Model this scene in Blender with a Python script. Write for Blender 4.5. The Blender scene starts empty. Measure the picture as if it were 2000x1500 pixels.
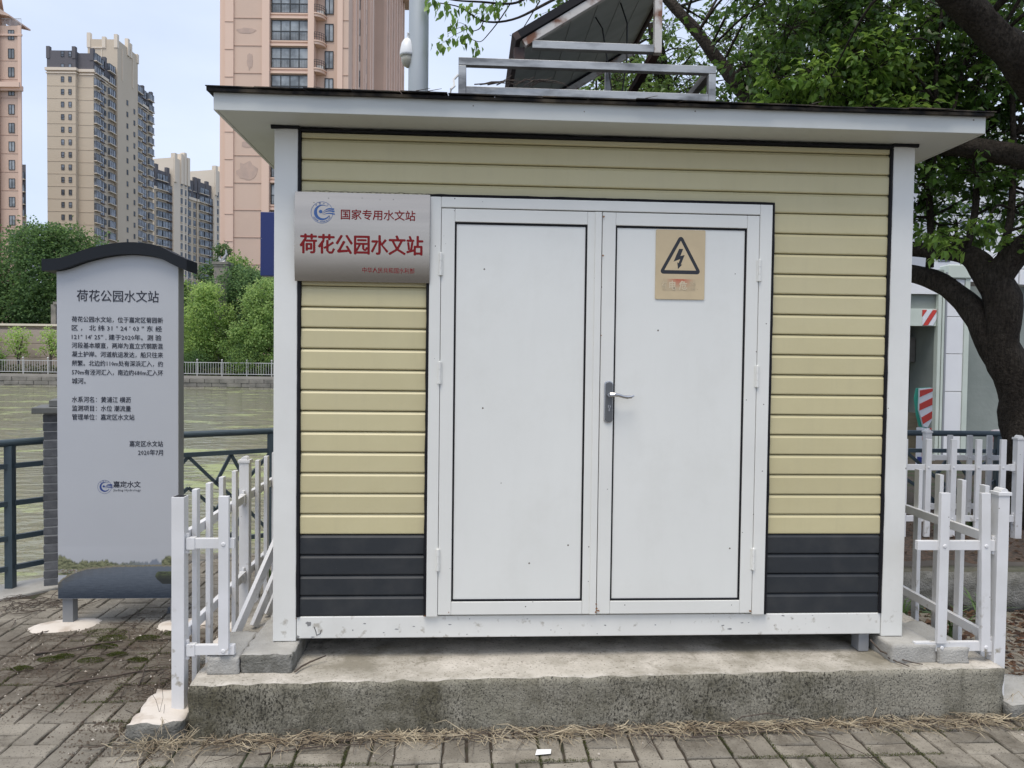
import bpy, bmesh, math, random
import numpy as np
from mathutils import Vector, Matrix, noise
rng = np.random.default_rng(7); random.seed(7)
SC = bpy.context.scene; COL = SC.collection
R = math.radians
# ---------------------------------------------------------------- camera
CAM = Vector((-0.61307, -3.54281, 1.62)); YAW, PITCH, ROLL = -0.05792, -0.02836, 0.01243
fw = Vector((-math.sin(YAW)*math.cos(PITCH), math.cos(YAW)*math.cos(PITCH), math.sin(PITCH)))
r0 = Vector((math.cos(YAW), math.sin(YAW), 0)); u0 = r0.cross(fw)
rt = r0*math.cos(ROLL)+u0*math.sin(ROLL); up = rt.cross(fw)
cd = bpy.data.cameras.new('camera'); cam = bpy.data.objects.new('camera', cd); COL.objects.link(cam)
cd.sensor_fit = 'HORIZONTAL'; cd.sensor_width = 36; cd.lens = 1490/2000*36; cd.clip_end = 6000; cd.clip_start = 0.05
M3 = Matrix((rt, up, -fw)).transposed()
cam.matrix_world = Matrix.Translation(CAM) @ M3.to_4x4()
SC.camera = cam
# ---------------------------------------------------------------- world, sun, exposure
SUN_EL, SUN_AZ = R(68), R(205)     # azimuth of the sun measured clockwise from +Y
w = bpy.data.worlds.new('World'); SC.world = w; w.use_nodes = True
nt = w.node_tree; nt.nodes.clear()
def N(t, **k):
    n = nt.nodes.new(t)
    for a, b in k.items(): setattr(n, a, b)
    return n
out = N('ShaderNodeOutputWorld'); bg = N('ShaderNodeBackground'); bg.inputs['Strength'].default_value = 0.10
sky = N('ShaderNodeTexSky'); sky.sky_type = 'NISHITA'; sky.sun_disc = False
sky.sun_elevation = SUN_EL; sky.sun_rotation = SUN_AZ; sky.dust_density = 2.5; sky.air_density = 1.0; sky.ozone_density = 2.0
tc = N('ShaderNodeTexCoord'); mp = N('ShaderNodeMapping'); mp.inputs['Scale'].default_value = (1.0, 1.0, 2.6)
nz = N('ShaderNodeTexNoise'); nz.inputs['Scale'].default_value = 1.7; nz.inputs['Detail'].default_value = 6; nz.inputs['Roughness'].default_value = .5
cr = N('ShaderNodeMapRange'); cr.inputs['From Min'].default_value = .36; cr.inputs['From Max'].default_value = .68
cr.inputs['To Min'].default_value = .62; cr.inputs['To Max'].default_value = .98
mx = N('ShaderNodeMix', data_type='RGBA'); mx.inputs['B'].default_value = (4.75, 5.35, 6.6, 1)
L = nt.links.new
L(tc.outputs['Generated'], mp.inputs['Vector']); L(mp.outputs['Vector'], nz.inputs['Vector']); L(nz.outputs['Fac'], cr.inputs['Value'])
L(cr.outputs['Result'], mx.inputs['Factor']); L(sky.outputs['Color'], mx.inputs['A']); L(mx.outputs['Result'], bg.inputs['Color']); L(bg.outputs['Background'], out.inputs['Surface'])
sd = bpy.data.lights.new('sun', 'SUN'); so = bpy.data.objects.new('sun', sd); COL.objects.link(so)
sd.energy = 1.5; sd.angle = R(32); sd.color = (1, .92, .80)
sv = Vector((math.sin(SUN_AZ)*math.cos(SUN_EL), math.cos(SUN_AZ)*math.cos(SUN_EL), math.sin(SUN_EL)))
so.rotation_euler = sv.to_track_quat('Z', 'Y').to_euler(); so.location = (-6, -10, 14)
SC.view_settings.view_transform = 'Standard'; SC.view_settings.look = 'None'; SC.view_settings.gamma = 1; SC.view_settings.use_curve_mapping = False
SC.view_settings.exposure = 0.80
SC.cycles.max_bounces = 6; SC.cycles.transparent_max_bounces = 8
# ---------------------------------------------------------------- materials
MATS = {}
def mat(name, col, rough=.6, metal=0., col2=None, nscale=4., lo=.35, hi=.7, vec=(1,1,1), bump=0., bscale=60., bdist=.002,
        specks=0., speck_col=(.03,.03,.03), sscale=60., coords='Position', spec=.5, rand=0., extra=None):
    if name in MATS: return MATS[name]
    m = bpy.data.materials.new(name); m.use_nodes = True; t = m.node_tree; n = t.nodes; l = t.links.new
    b = n['Principled BSDF']; b.inputs['Roughness'].default_value = rough; b.inputs['Metallic'].default_value = metal
    b.inputs['Specular IOR Level'].default_value = spec
    if coords == 'Object':
        c = n.new('ShaderNodeTexCoord').outputs['Object']
    else:
        c = n.new('ShaderNodeNewGeometry').outputs['Position']
    mpn = n.new('ShaderNodeMapping'); mpn.inputs['Scale'].default_value = vec; l(c, mpn.inputs['Vector']); c2 = mpn.outputs['Vector']
    rgb = n.new('ShaderNodeRGB'); rgb.outputs[0].default_value = (*col, 1); cur = rgb.outputs[0]
    def mix(cur, fac, colr, blend='MIX'):
        x = n.new('ShaderNodeMix'); x.data_type = 'RGBA'; x.blend_type = blend; l(fac, x.inputs['Factor']); l(cur, x.inputs['A'])
        if isinstance(colr, tuple): x.inputs['B'].default_value = (*colr, 1)
        else: l(colr, x.inputs['B'])
        return x.outputs['Result']
    def noi(scale, lo, hi, v=c2, detail=5, rough_=.55, t0=0., t1=1.):
        z = n.new('ShaderNodeTexNoise'); z.inputs['Scale'].default_value = scale; z.inputs['Detail'].default_value = detail; z.inputs['Roughness'].default_value = rough_
        l(v, z.inputs['Vector']); r_ = n.new('ShaderNodeMapRange'); r_.inputs['From Min'].default_value = lo; r_.inputs['From Max'].default_value = hi
        r_.inputs['To Min'].default_value = t0; r_.inputs['To Max'].default_value = t1
        l(z.outputs['Fac'], r_.inputs['Value']); return r_.outputs['Result']
    if col2: cur = mix(cur, noi(nscale, lo, hi), col2)
    if specks:      # sparse round-ish specks: one candidate per cell, most of them switched off
        vo = n.new('ShaderNodeTexVoronoi'); vo.inputs['Scale'].default_value = sscale; l(c, vo.inputs['Vector'])
        sx_ = n.new('ShaderNodeSeparateColor'); l(vo.outputs['Color'], sx_.inputs[0])
        r1 = n.new('ShaderNodeMath'); r1.operation = 'MULTIPLY'; r1.inputs[1].default_value = .10; l(sx_.outputs[1], r1.inputs[0])
        c1 = n.new('ShaderNodeMath'); c1.operation = 'LESS_THAN'; l(vo.outputs['Distance'], c1.inputs[0]); l(r1.outputs[0], c1.inputs[1])
        c3 = n.new('ShaderNodeMath'); c3.operation = 'LESS_THAN'; c3.inputs[1].default_value = specks; l(sx_.outputs[0], c3.inputs[0])
        c4 = n.new('ShaderNodeMath'); c4.operation = 'MULTIPLY'; l(c1.outputs[0], c4.inputs[0]); l(c3.outputs[0], c4.inputs[1]); cur = mix(cur, c4.outputs[0], speck_col)
    if rand:
        oi = n.new('ShaderNodeObjectInfo'); hs = n.new('ShaderNodeHueSaturation'); mr = n.new('ShaderNodeMapRange')
        mr.inputs['To Min'].default_value = 1-rand; mr.inputs['To Max'].default_value = 1+rand; l(oi.outputs['Random'], mr.inputs['Value']); l(mr.outputs['Result'], hs.inputs['Value']); l(cur, hs.inputs['Color']); cur = hs.outputs['Color']
    if extra: cur = extra(n, l, cur, mix, noi, c, c2)
    l(cur, b.inputs['Base Color'])
    if bump:
        z = n.new('ShaderNodeTexNoise'); z.inputs['Scale'].default_value = bscale; z.inputs['Detail'].default_value = 6; l(c, z.inputs['Vector'])
        bp = n.new('ShaderNodeBump'); bp.inputs['Strength'].default_value = bump; bp.inputs['Distance'].default_value = bdist
        l(z.outputs['Fac'], bp.inputs['Height']); l(bp.outputs['Normal'], b.inputs['Normal'])
    MATS[name] = m; return m
WHITE = mat('white_painted_metal', (.76,.76,.72), .36, col2=(.70,.70,.665), nscale=2.2, bump=.15, bscale=7, bdist=.004, specks=0.35, sscale=23.1, speck_col=(.10,.09,.08))
def smudge(n, l, cur, mix, noi, c, c2):
    v = n.new('ShaderNodeMapping'); v.inputs['Scale'].default_value = (1,1,.16); l(c, v.inputs['Vector'])
    cur = mix(cur, noi(14, .50, .80, v.outputs['Vector'], detail=7, rough_=.65, t1=.06), (.47,.46,.41))
    return mix(cur, noi(2.3, .50, .78, c, detail=7, rough_=.7, t1=.20), (.52,.51,.45))
def low_dirt(n, l, cur, mix, noi, c, c2):
    cur = smudge(n, l, cur, mix, noi, c, c2)
    s = n.new('ShaderNodeSeparateXYZ'); l(c, s.inputs[0]); mr = n.new('ShaderNodeMapRange'); mr.inputs['From Min'].default_value = .62; mr.inputs['From Max'].default_value = .3
    l(s.outputs['Z'], mr.inputs['Value']); a = n.new('ShaderNodeMath'); a.operation = 'MULTIPLY'; l(mr.outputs['Result'], a.inputs[0]); l(noi(19, .60, .70), a.inputs[1])
    return mix(cur, a.outputs[0], (.34,.31,.25))
WHITED = mat('white_metal_dirty', (.76,.76,.725), .38, col2=(.70,.70,.67), nscale=3, bump=.15, bscale=7, bdist=.004, specks=0.44, sscale=20.9, speck_col=(.12,.11,.10), extra=low_dirt)
PANELW = mat('door_sheet_white', (.77,.775,.74), .30, col2=(.73,.735,.70), nscale=1.3, bump=.25, bscale=4, bdist=.006, specks=.07, sscale=22, speck_col=(.14,.12,.10), extra=smudge)
SOFF = mat('soffit_white', (.60,.62,.60), .55, col2=(.54,.56,.54), nscale=1.5, bump=.1, bscale=8, specks=0.22, sscale=16.5, speck_col=(.2,.18,.15))
def weathr(n, l, cur, mix, noi, c, c2):
    v = n.new('ShaderNodeMapping'); v.inputs['Scale'].default_value = (1,1,.10); l(c, v.inputs['Vector'])
    cur = mix(cur, noi(20, .50, .78, v.outputs['Vector'], detail=7, rough_=.7, t1=.18), (.40,.36,.24))
    return mix(cur, noi(1.3, .48, .75, c, detail=6, t1=.22), (.66,.60,.42))
CREAM = mat('cream_siding', (.575,.515,.305), .42, col2=(.535,.475,.275), nscale=2.5, bump=.3, bscale=9, bdist=.004, specks=.2, sscale=20, speck_col=(.12,.10,.06), rand=.03, extra=weathr)
DARKP = mat('charcoal_siding', (.027,.031,.036), .5, spec=.35, col2=(.048,.050,.052), nscale=7, lo=.45, hi=.8, bump=.2, bscale=9, bdist=.003, specks=0.44, sscale=16.5, speck_col=(.5,.5,.48), rand=.04)
SEAL = mat('black_rubber_seal', (.008,.008,.011), .6, spec=.25, bump=.4, bscale=30)
ROOFM = mat('roofing_felt', (.016,.016,.018), .9, spec=.2, col2=(.14,.115,.085), nscale=8, lo=.45, hi=.72, bump=.8, bscale=70, bdist=.004)
STEEL = mat('brushed_steel', (.50,.44,.37), .24, 1., col2=(.42,.37,.315), nscale=1.3, vec=(.6,1,9), bump=.05, bscale=3, bdist=.01)
CHROME = mat('satin_chrome', (.55,.55,.56), .25, 1.)
LOCKP = mat('lock_plate_grey', (.16,.165,.17), .35, .6)
RED = mat('plaque_red', (.21,.010,.012), .6, spec=.2); BLUE = mat('emblem_blue', (.03,.10,.30), .5); TXT = mat('sign_ink', (.018,.02,.035), .5)
BEIGE = mat('faded_plate_beige', (.60,.48,.30), .5, col2=(.54,.43,.27), nscale=9, specks=0.26, sscale=33)
BEIGE2 = mat('faded_lettering', (.62,.52,.36), .5); INK = mat('warning_black', (.02,.022,.028), .5)
def fadered(n, l, cur, mix, noi, c, c2):
    s = n.new('ShaderNodeSeparateXYZ'); l(c, s.inputs[0])
    a = n.new('ShaderNodeMapRange'); a.inputs['From Min'].default_value = 1.975; a.inputs['From Max'].default_value = 2.018; l(s.outputs['Z'], a.inputs['Value'])
    d = n.new('ShaderNodeMath'); d.operation = 'SUBTRACT'; d.inputs[1].default_value = .374; l(s.outputs['X'], d.inputs[0])
    e = n.new('ShaderNodeMath'); e.operation = 'ABSOLUTE'; l(d.outputs[0], e.inputs[0])
    f = n.new('ShaderNodeMapRange'); f.inputs['From Min'].default_value = .065; f.inputs['From Max'].default_value = .015; l(e.outputs[0], f.inputs['Value'])
    g = n.new('ShaderNodeMath'); g.operation = 'MULTIPLY'; l(a.outputs['Result'], g.inputs[0]); l(f.outputs['Result'], g.inputs[1])
    return mix(cur, g.outputs[0], (.50,.13,.07))
REDF = mat('faded_red_band', (.52,.41,.26), .5, extra=fadered)
GALV = mat('galvanised_steel', (.42,.43,.43), .45, .5, col2=(.16,.165,.17), nscale=5, lo=.42, hi=.66, vec=(1,1,3), bump=.3, bscale=40)
RUSTW = mat('rusting_white_steel', (.55,.53,.50), .55, .1, col2=(.17,.07,.035), nscale=8, lo=.50, hi=.62, bump=.5, bscale=50)
RUSTD = mat('dark_rusty_steel', (.10,.05,.04), .7, .2, col2=(.04,.035,.035), nscale=9, bump=.4, bscale=60)
SOLB = mat('solar_backsheet', (.42,.44,.40), .6, col2=(.34,.36,.32), nscale=3, vec=(1,3,1)); SOLF = mat('solar_glass', (.01,.015,.04), .12)
RAILM = mat('slate_rail_paint', (.060,.088,.105), .45, .1, col2=(.045,.065,.08), nscale=6, bump=.2, bscale=40)
FENCE = mat('white_fence_pvc', (.74,.74,.75), .45, col2=(.66,.66,.66), nscale=5, bump=.1, bscale=20, specks=0.22, sscale=33, speck_col=(.12,.1,.09), extra=low_dirt)
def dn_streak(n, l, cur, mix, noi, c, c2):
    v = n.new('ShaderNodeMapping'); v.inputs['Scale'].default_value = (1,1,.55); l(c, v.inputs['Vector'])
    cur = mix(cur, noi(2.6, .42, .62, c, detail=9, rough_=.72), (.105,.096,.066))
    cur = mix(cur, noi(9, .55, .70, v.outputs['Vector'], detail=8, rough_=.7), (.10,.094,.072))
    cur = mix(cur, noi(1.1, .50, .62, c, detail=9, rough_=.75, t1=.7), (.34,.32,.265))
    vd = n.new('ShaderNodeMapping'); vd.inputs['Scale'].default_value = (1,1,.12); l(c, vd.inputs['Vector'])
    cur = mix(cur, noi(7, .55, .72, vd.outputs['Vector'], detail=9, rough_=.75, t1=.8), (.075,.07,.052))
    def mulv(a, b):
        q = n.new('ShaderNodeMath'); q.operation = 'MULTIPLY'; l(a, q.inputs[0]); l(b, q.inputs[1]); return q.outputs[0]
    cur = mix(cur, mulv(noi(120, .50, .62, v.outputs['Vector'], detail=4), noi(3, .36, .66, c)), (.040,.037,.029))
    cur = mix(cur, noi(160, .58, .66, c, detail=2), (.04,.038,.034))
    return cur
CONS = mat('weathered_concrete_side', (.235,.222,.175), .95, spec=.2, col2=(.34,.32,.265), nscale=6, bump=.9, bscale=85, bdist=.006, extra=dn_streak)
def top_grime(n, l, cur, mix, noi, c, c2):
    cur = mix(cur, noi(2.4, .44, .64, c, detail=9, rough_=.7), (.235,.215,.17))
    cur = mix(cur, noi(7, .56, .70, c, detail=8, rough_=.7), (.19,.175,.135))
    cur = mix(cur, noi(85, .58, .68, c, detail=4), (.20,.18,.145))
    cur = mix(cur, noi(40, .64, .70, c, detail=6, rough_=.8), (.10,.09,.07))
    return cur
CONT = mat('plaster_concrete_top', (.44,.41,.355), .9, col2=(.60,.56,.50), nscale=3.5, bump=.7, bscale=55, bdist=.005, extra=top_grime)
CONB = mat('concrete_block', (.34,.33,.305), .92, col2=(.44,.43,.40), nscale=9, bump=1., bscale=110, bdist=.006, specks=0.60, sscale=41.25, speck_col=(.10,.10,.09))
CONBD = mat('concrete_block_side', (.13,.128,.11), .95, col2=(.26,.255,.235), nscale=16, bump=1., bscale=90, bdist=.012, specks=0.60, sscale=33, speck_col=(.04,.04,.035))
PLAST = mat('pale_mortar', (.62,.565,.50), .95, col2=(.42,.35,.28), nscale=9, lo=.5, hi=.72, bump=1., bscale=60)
BRK = mat('grey_pillar_brick', (.085,.09,.10), .85, col2=(.14,.145,.155), nscale=18, bump=.6, bscale=110, bdist=.004, rand=.2)
MORT = mat('pillar_mortar', (.36,.36,.35), .95, bump=.5, bscale=120)
CAPM = mat('pillar_cap_stone', (.10,.105,.10), .7, col2=(.16,.165,.16), nscale=10, bump=.5, bscale=80)
def soilmix(n, l, cur, mix, noi, c, c2):
    s = n.new('ShaderNodeSeparateXYZ'); l(c, s.inputs[0])
    def band(sock, a, b):
        r_ = n.new('ShaderNodeMapRange'); r_.interpolation_type = 'SMOOTHSTEP'; r_.inputs['From Min'].default_value = a; r_.inputs['From Max'].default_value = b; l(sock, r_.inputs['Value']); return r_.outputs['Result']
    def mul(a, b):
        q = n.new('ShaderNodeMath'); q.operation = 'MULTIPLY'; l(a, q.inputs[0]); l(b, q.inputs[1]); return q.outputs[0]
    left = mul(band(s.outputs['X'], -1.75, -2.2), mul(band(s.outputs['X'], -3.6, -3.0), band(s.outputs['Y'], -.15, .25)))
    fin = noi(5, .34, .56, c, detail=9, rough_=.75)
    cur = mix(cur, mul(mul(left, band(s.outputs['Y'], 1.35, .9)), fin), (.085,.070,.054))
    cur = mix(cur, noi(3.2, .47, .66, c, detail=9, rough_=.75), (.115,.10,.078))
    cur = mix(cur, noi(120, .60, .68, c, detail=3), (.07,.06,.05))
    return cur
PAV = mat('grey_paver', (.215,.195,.160), .92, spec=.3, col2=(.285,.26,.215), nscale=5, bump=.8, bscale=140, bdist=.004, rand=.22, extra=soilmix)
SOIL = mat('joint_soil', (.058,.046,.034), 1., col2=(.03,.045,.015), nscale=3.2, lo=.5, hi=.62, bump=1., bscale=90, bdist=.01)
SOILC = mat('soil_crumb', (.085,.062,.045), 1., col2=(.16,.13,.10), nscale=60)
TWIG = mat('twig_bark', (.06,.045,.038), .9, col2=(.11,.085,.065), nscale=30)
STRAW = mat('dry_straw', (.47,.40,.28), .8, col2=(.22,.17,.11), nscale=14, lo=.4, hi=.6)
MOSS = mat('moss', (.045,.075,.012), 1., col2=(.075,.11,.02), nscale=30, bump=1., bscale=200, bdist=.01)
def barky(n, l, cur, mix, noi, c, c2):
    v = n.new('ShaderNodeMapping'); v.inputs['Scale'].default_value = (1,1,.22); l(c, v.inputs['Vector'])
    return mix(cur, noi(60, .42, .66, v.outputs['Vector'], detail=8, rough_=.75), (.012,.010,.008))
BARK = mat('camphor_bark', (.036,.029,.023), .95, spec=.2, col2=(.062,.052,.042), nscale=9, bump=1., bscale=45, bdist=.02, extra=barky)
FBARK = mat('far_bark', (.09,.075,.06), .95)
def leafmat(name, rough=.45, trans=.35, gain=1.):
    m = bpy.data.materials.new(name); m.use_nodes = True; t = m.node_tree; n = t.nodes; l = t.links.new; b = n['Principled BSDF']
    a = n.new('ShaderNodeAttribute'); a.attribute_name = 'tint'; b.inputs['Roughness'].default_value = rough; b.inputs['Specular IOR Level'].default_value = .45
    l(a.outputs['Color'], b.inputs['Base Color']); tr = n.new('ShaderNodeBsdfTranslucent'); hs = n.new('ShaderNodeHueSaturation'); hs.inputs['Value'].default_value = 1.9; hs.inputs['Hue'].default_value = .48
    l(a.outputs['Color'], hs.inputs['Color']); l(hs.outputs['Color'], tr.inputs['Color']); x = n.new('ShaderNodeMixShader'); x.inputs[0].default_value = trans
    l(b.outputs[0], x.inputs[1]); l(tr.outputs[0], x.inputs[2]); l(x.outputs[0], n['Material Output'].inputs['Surface']); return m
LEAF = leafmat('camphor_leaf', .34, .45); FLEAF = leafmat('far_leaf', .7, .45)
def water_mat():
    m = bpy.data.materials.new('river_water'); m.use_nodes = True; t = m.node_tree; n = t.nodes; l = t.links.new; b = n['Principled BSDF']
    g = n.new('ShaderNodeNewGeometry').outputs['Position']
    mp1 = n.new('ShaderNodeMapping'); mp1.inputs['Scale'].default_value = (.8,1.5,1); mp1.inputs['Rotation'].default_value = (0,0,.15); l(g, mp1.inputs['Vector'])
    def nzz(s, v, d=4, r=.5):
        z = n.new('ShaderNodeTexNoise'); z.inputs['Scale'].default_value = s; z.inputs['Detail'].default_value = d; z.inputs['Roughness'].default_value = r; l(v, z.inputs['Vector']); return z.outputs['Fac']
    a = nzz(2.2, mp1.outputs['Vector']); c = nzz(.5, mp1.outputs['Vector'], 3)
    ad = n.new('ShaderNodeMath'); ad.operation = 'ADD'; l(a, ad.inputs[0])
    ml = n.new('ShaderNodeMath'); ml.operation = 'MULTIPLY'; ml.inputs[1].default_value = 1.6; l(c, ml.inputs[0]); l(ml.outputs[0], ad.inputs[1])
    bp = n.new('ShaderNodeBump'); bp.inputs['Strength'].default_value = 1.; bp.inputs['Distance'].default_value = .10; l(ad.outputs[0], bp.inputs['Height']); l(bp.outputs[0], b.inputs['Normal'])
    mp2 = n.new('ShaderNodeMapping'); mp2.inputs['Scale'].default_value = (.22,.42,1); l(g, mp2.inputs['Vector'])
    al = nzz(1.2, mp2.outputs['Vector'], 8, .72); mr = n.new('ShaderNodeMapRange'); mr.inputs['From Min'].default_value = .54; mr.inputs['From Max'].default_value = .60; l(al, mr.inputs['Value'])
    x = n.new('ShaderNodeMix'); x.data_type = 'RGBA'; x.inputs['A'].default_value = (.215,.21,.14,1); x.inputs['B'].default_value = (.30,.335,.15,1); l(mr.outputs['Result'], x.inputs['Factor']); l(x.outputs['Result'], b.inputs['Base Color'])
    rr = n.new('ShaderNodeMapRange'); rr.inputs['To Min'].default_value = .03; rr.inputs['To Max'].default_value = .4; l(mr.outputs['Result'], rr.inputs['Value']); l(rr.outputs['Result'], b.inputs['Roughness'])
    b.inputs['IOR'].default_value = 1.42
    return m
WATER = water_mat()
def glassm(name, c, c2):
    return mat(name, c, .12, 0, col2=c2, nscale=.55, lo=.4, hi=.62, spec=.8)
TGL = glassm('tower_glass', (.08,.095,.115), (.24,.28,.33)); PGL = glassm('pane_glass', (.14,.155,.165), (.36,.39,.41))
PINK = mat('pink_render', (.62,.46,.37), .9, col2=(.58,.43,.345), nscale=.25, lo=.4, hi=.7)
PINKL = mat('pink_render_light', (.71,.52,.42), .9); PINKJ = mat('render_joint', (.42,.28,.22), .9)
STAIN = mat('damp_stain', (.45,.34,.29), .95, col2=(.53,.39,.32), nscale=1.5)
TBE = mat('beige_render', (.58,.50,.39), .9, col2=(.55,.47,.36), nscale=.1); TBL = mat('beige_trim', (.70,.62,.51), .9); TBJ = mat('beige_joint', (.48,.41,.32), .9)
TDK = mat('dark_roof_storeys', (.12,.118,.13), .9); FRAMEM = mat('window_frame_dark', (.03,.033,.035), .5); BALC = mat('balcony_brown', (.16,.12,.105), .8)
ACW = mat('air_conditioner_white', (.6,.6,.58), .6); TGREY = mat('tower_tiles_grey', (.12,.125,.14), .8)
STONE = mat('embankment_stone', (.25,.235,.21), .95, col2=(.14,.135,.12), nscale=1.2, bump=.5, bscale=3, bdist=.05)
PWALL = mat('pinkish_wall', (.40,.33,.29), .95, col2=(.35,.29,.25), nscale=.5)
GREEN = mat('bank_undergrowth', (.035,.05,.02), 1., col2=(.07,.05,.035), nscale=.4, bump=1., bscale=2, bdist=.2)
CHROMER = mat('bank_railing_steel', (.55,.54,.52), .35, .6)
TILE = mat('white_tile', (.80,.81,.83), .35, col2=(.74,.75,.78), nscale=1.5, bump=.2, bscale=3)
TRIMG = mat('pale_green_trim', (.60,.66,.60), .6, col2=(.52,.58,.52), nscale=2); BCON = mat('bridge_concrete', (.28,.31,.29), .9, col2=(.20,.23,.215), nscale=1., bump=.5, bscale=14, bdist=.01)
BDARK = mat('bridge_underside', (.10,.09,.08), .95, col2=(.05,.045,.04), nscale=1.5); REDP = mat('barrier_red', (.60,.045,.03), .5, col2=(.5,.04,.03), nscale=5); WHP = mat('barrier_white', (.72,.73,.78), .5); TEAL = mat('barrier_teal', (.03,.33,.24), .5)
NAVY = mat('navy_board', (.010,.022,.13), .35, specks=0.22, sscale=22, speck_col=(.5,.5,.5)); GREYM = mat('grey_metal', (.30,.31,.33), .5, .2)
POLEM = mat('pole_galvanised', (.46,.49,.50), .45, .3, col2=(.40,.43,.44), nscale=3); CCW = mat('camera_white', (.78,.79,.80), .35); CCG = mat('camera_dome', (.42,.40,.33), .2)
SIGNP = mat('sign_panel_silver', (.47,.485,.515), .42, .1, col2=(.45,.465,.495), nscale=2, bump=.05, bscale=6); SIGNS = mat('sign_side_grey', (.24,.25,.26), .5, .2); SIGNC = mat('sign_cap_black', (.010,.013,.018), .55, spec=.25)
GRASSM = mat('grass_blade', (.07,.13,.03), .6, col2=(.10,.16,.05), nscale=12); LITTER = mat('leaf_litter', (.10,.065,.045), .95, col2=(.05,.04,.03), nscale=30, lo=.4, hi=.6, bump=1., bscale=60, bdist=.02)
PINKW = mat('flaking_pink_post', (.62,.56,.54), .8, col2=(.50,.28,.26), nscale=7, lo=.48, hi=.6)
CABLE = mat('black_cable', (.015,.015,.015), .6)
# ---------------------------------------------------------------- mesh helpers
class MB:
    def __init__(s): s.v = []; s.f = []; s.m = []
    def add(s, vs, fs, mi=0):
        o = len(s.v); s.v += [tuple(v) for v in vs]; s.f += [tuple(i+o for i in f) for f in fs]; s.m += [mi]*len(fs); return s
    def box(s, x0, x1, y0, y1, z0, z1, mi=0, ch=0.):
        if ch <= 0:
            s.add([(x0,y0,z0),(x1,y0,z0),(x1,y1,z0),(x0,y1,z0),(x0,y0,z1),(x1,y0,z1),(x1,y1,z1),(x0,y1,z1)],
                  [(0,3,2,1),(4,5,6,7),(0,1,5,4),(1,2,6,5),(2,3,7,6),(3,0,4,7)], mi); return s
        vs = []; c = ((x0+x1)/2, (y0+y1)/2, (z0+z1)/2)
        bm = bmesh.new(); bmesh.ops.create_cube(bm, size=1)
        for v in bm.verts: v.co = Vector((c[0]+v.co.x*(x1-x0), c[1]+v.co.y*(y1-y0), c[2]+v.co.z*(z1-z0)))
        bmesh.ops.bevel(bm, geom=bm.edges[:], offset=ch, segments=1, affect='EDGES')
        bm.verts.index_update(); s.add([v.co[:] for v in bm.verts], [[v.index for v in f.verts] for f in bm.faces], mi); bm.free(); return s
    def prism(s, pts, y0, y1, mi=0):                       # polygon in X-Z pushed along Y
        n = len(pts); s.add([(x,y0,z) for x,z in pts]+[(x,y1,z) for x,z in pts], [tuple(range(n)), tuple(range(2*n-1,n-1,-1))]+[(i,i+n,(i+1)%n+n,(i+1)%n) for i in range(n)], mi); return s
    def slab(s, pts, z0, z1, mi=0):                        # polygon in X-Y pushed along Z
        n = len(pts); s.add([(x,y,z0) for x,y in pts]+[(x,y,z1) for x,y in pts], [tuple(range(n-1,-1,-1)), tuple(range(n,2*n))]+[(i,(i+1)%n,(i+1)%n+n,i+n) for i in range(n)], mi); return s
    def tube(s, pts, rad, seg=8, mi=0, wob=0., caps=True, sx=1.):
        pts = [Vector(p) for p in pts]; rings = []; ref = Vector((.31,.22,.93)); n = len(pts); o = len(s.v)
        rs = rad if isinstance(rad, (list, tuple)) else [rad]*n
        for i, p in enumerate(pts):
            d = (pts[min(i+1,n-1)]-pts[max(i-1,0)]).normalized(); a = d.cross(ref)
            if a.length < .1: a = d.cross(Vector((1,0,0)))
            a.normalize(); b = d.cross(a)
            for k in range(seg):
                t = 2*math.pi*k/seg; q = rs[i]*(1+wob*noise.noise(p*4+Vector((math.cos(t)*1.5, math.sin(t)*1.5, 3))))
                s.v.append(tuple(p+a*math.cos(t)*q*sx+b*math.sin(t)*q))
        for i in range(n-1):
            for k in range(seg):
                k2 = (k+1)%seg; s.f.append((o+i*seg+k, o+i*seg+k2, o+(i+1)*seg+k2, o+(i+1)*seg+k)); s.m.append(mi)
        if caps: s.f.append(tuple(o+k for k in range(seg-1,-1,-1))); s.m.append(mi); s.f.append(tuple(o+(n-1)*seg+k for k in range(seg))); s.m.append(mi)
        return s
    def bar(s, p0, p1, w_, h_, mi=0):                      # rectangular bar between two points
        p0, p1 = Vector(p0), Vector(p1); d = (p1-p0).normalized(); a = d.cross(Vector((0,0,1)))
        if a.length < .05: a = Vector((1,0,0))
        a.normalize(); b = a.cross(d)
        vs = [p+a*i*w_/2+b*j*h_/2 for p in (p0,p1) for i,j in ((-1,-1),(1,-1),(1,1),(-1,1))]
        s.add(vs, [(3,2,1,0),(4,5,6,7),(0,1,5,4),(1,2,6,5),(2,3,7,6),(3,0,4,7)], mi); return s
    def mesh(s, name, mats, smooth=False):
        me = bpy.data.meshes.new(name); me.from_pydata(s.v, [], s.f)
        for m in (mats if isinstance(mats, (list, tuple)) else [mats]): me.materials.append(m)
        if any(s.m): me.polygons.foreach_set('material_index', s.m)
        if smooth: me.polygons.foreach_set('use_smooth', [True]*len(s.f))
        me.validate(); me.update(); return me
    def build(s, name, mats, parent=None, smooth=False, bevel=0., **k):
        o = bpy.data.objects.new(name, s.mesh(name, mats, smooth)); COL.objects.link(o); o.parent = parent
        if bevel:
            b = o.modifiers.new('bevel', 'BEVEL'); b.width = bevel; b.segments = 2; b.limit_method = 'ANGLE'
        for a, b in k.items(): o[a] = b
        return o
def tag(o, label=None, cat=None, group=None, kind=None):
    for a, b in (('label',label),('category',cat),('group',group),('kind',kind)):
        if b: o[a] = b
    return o
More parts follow.
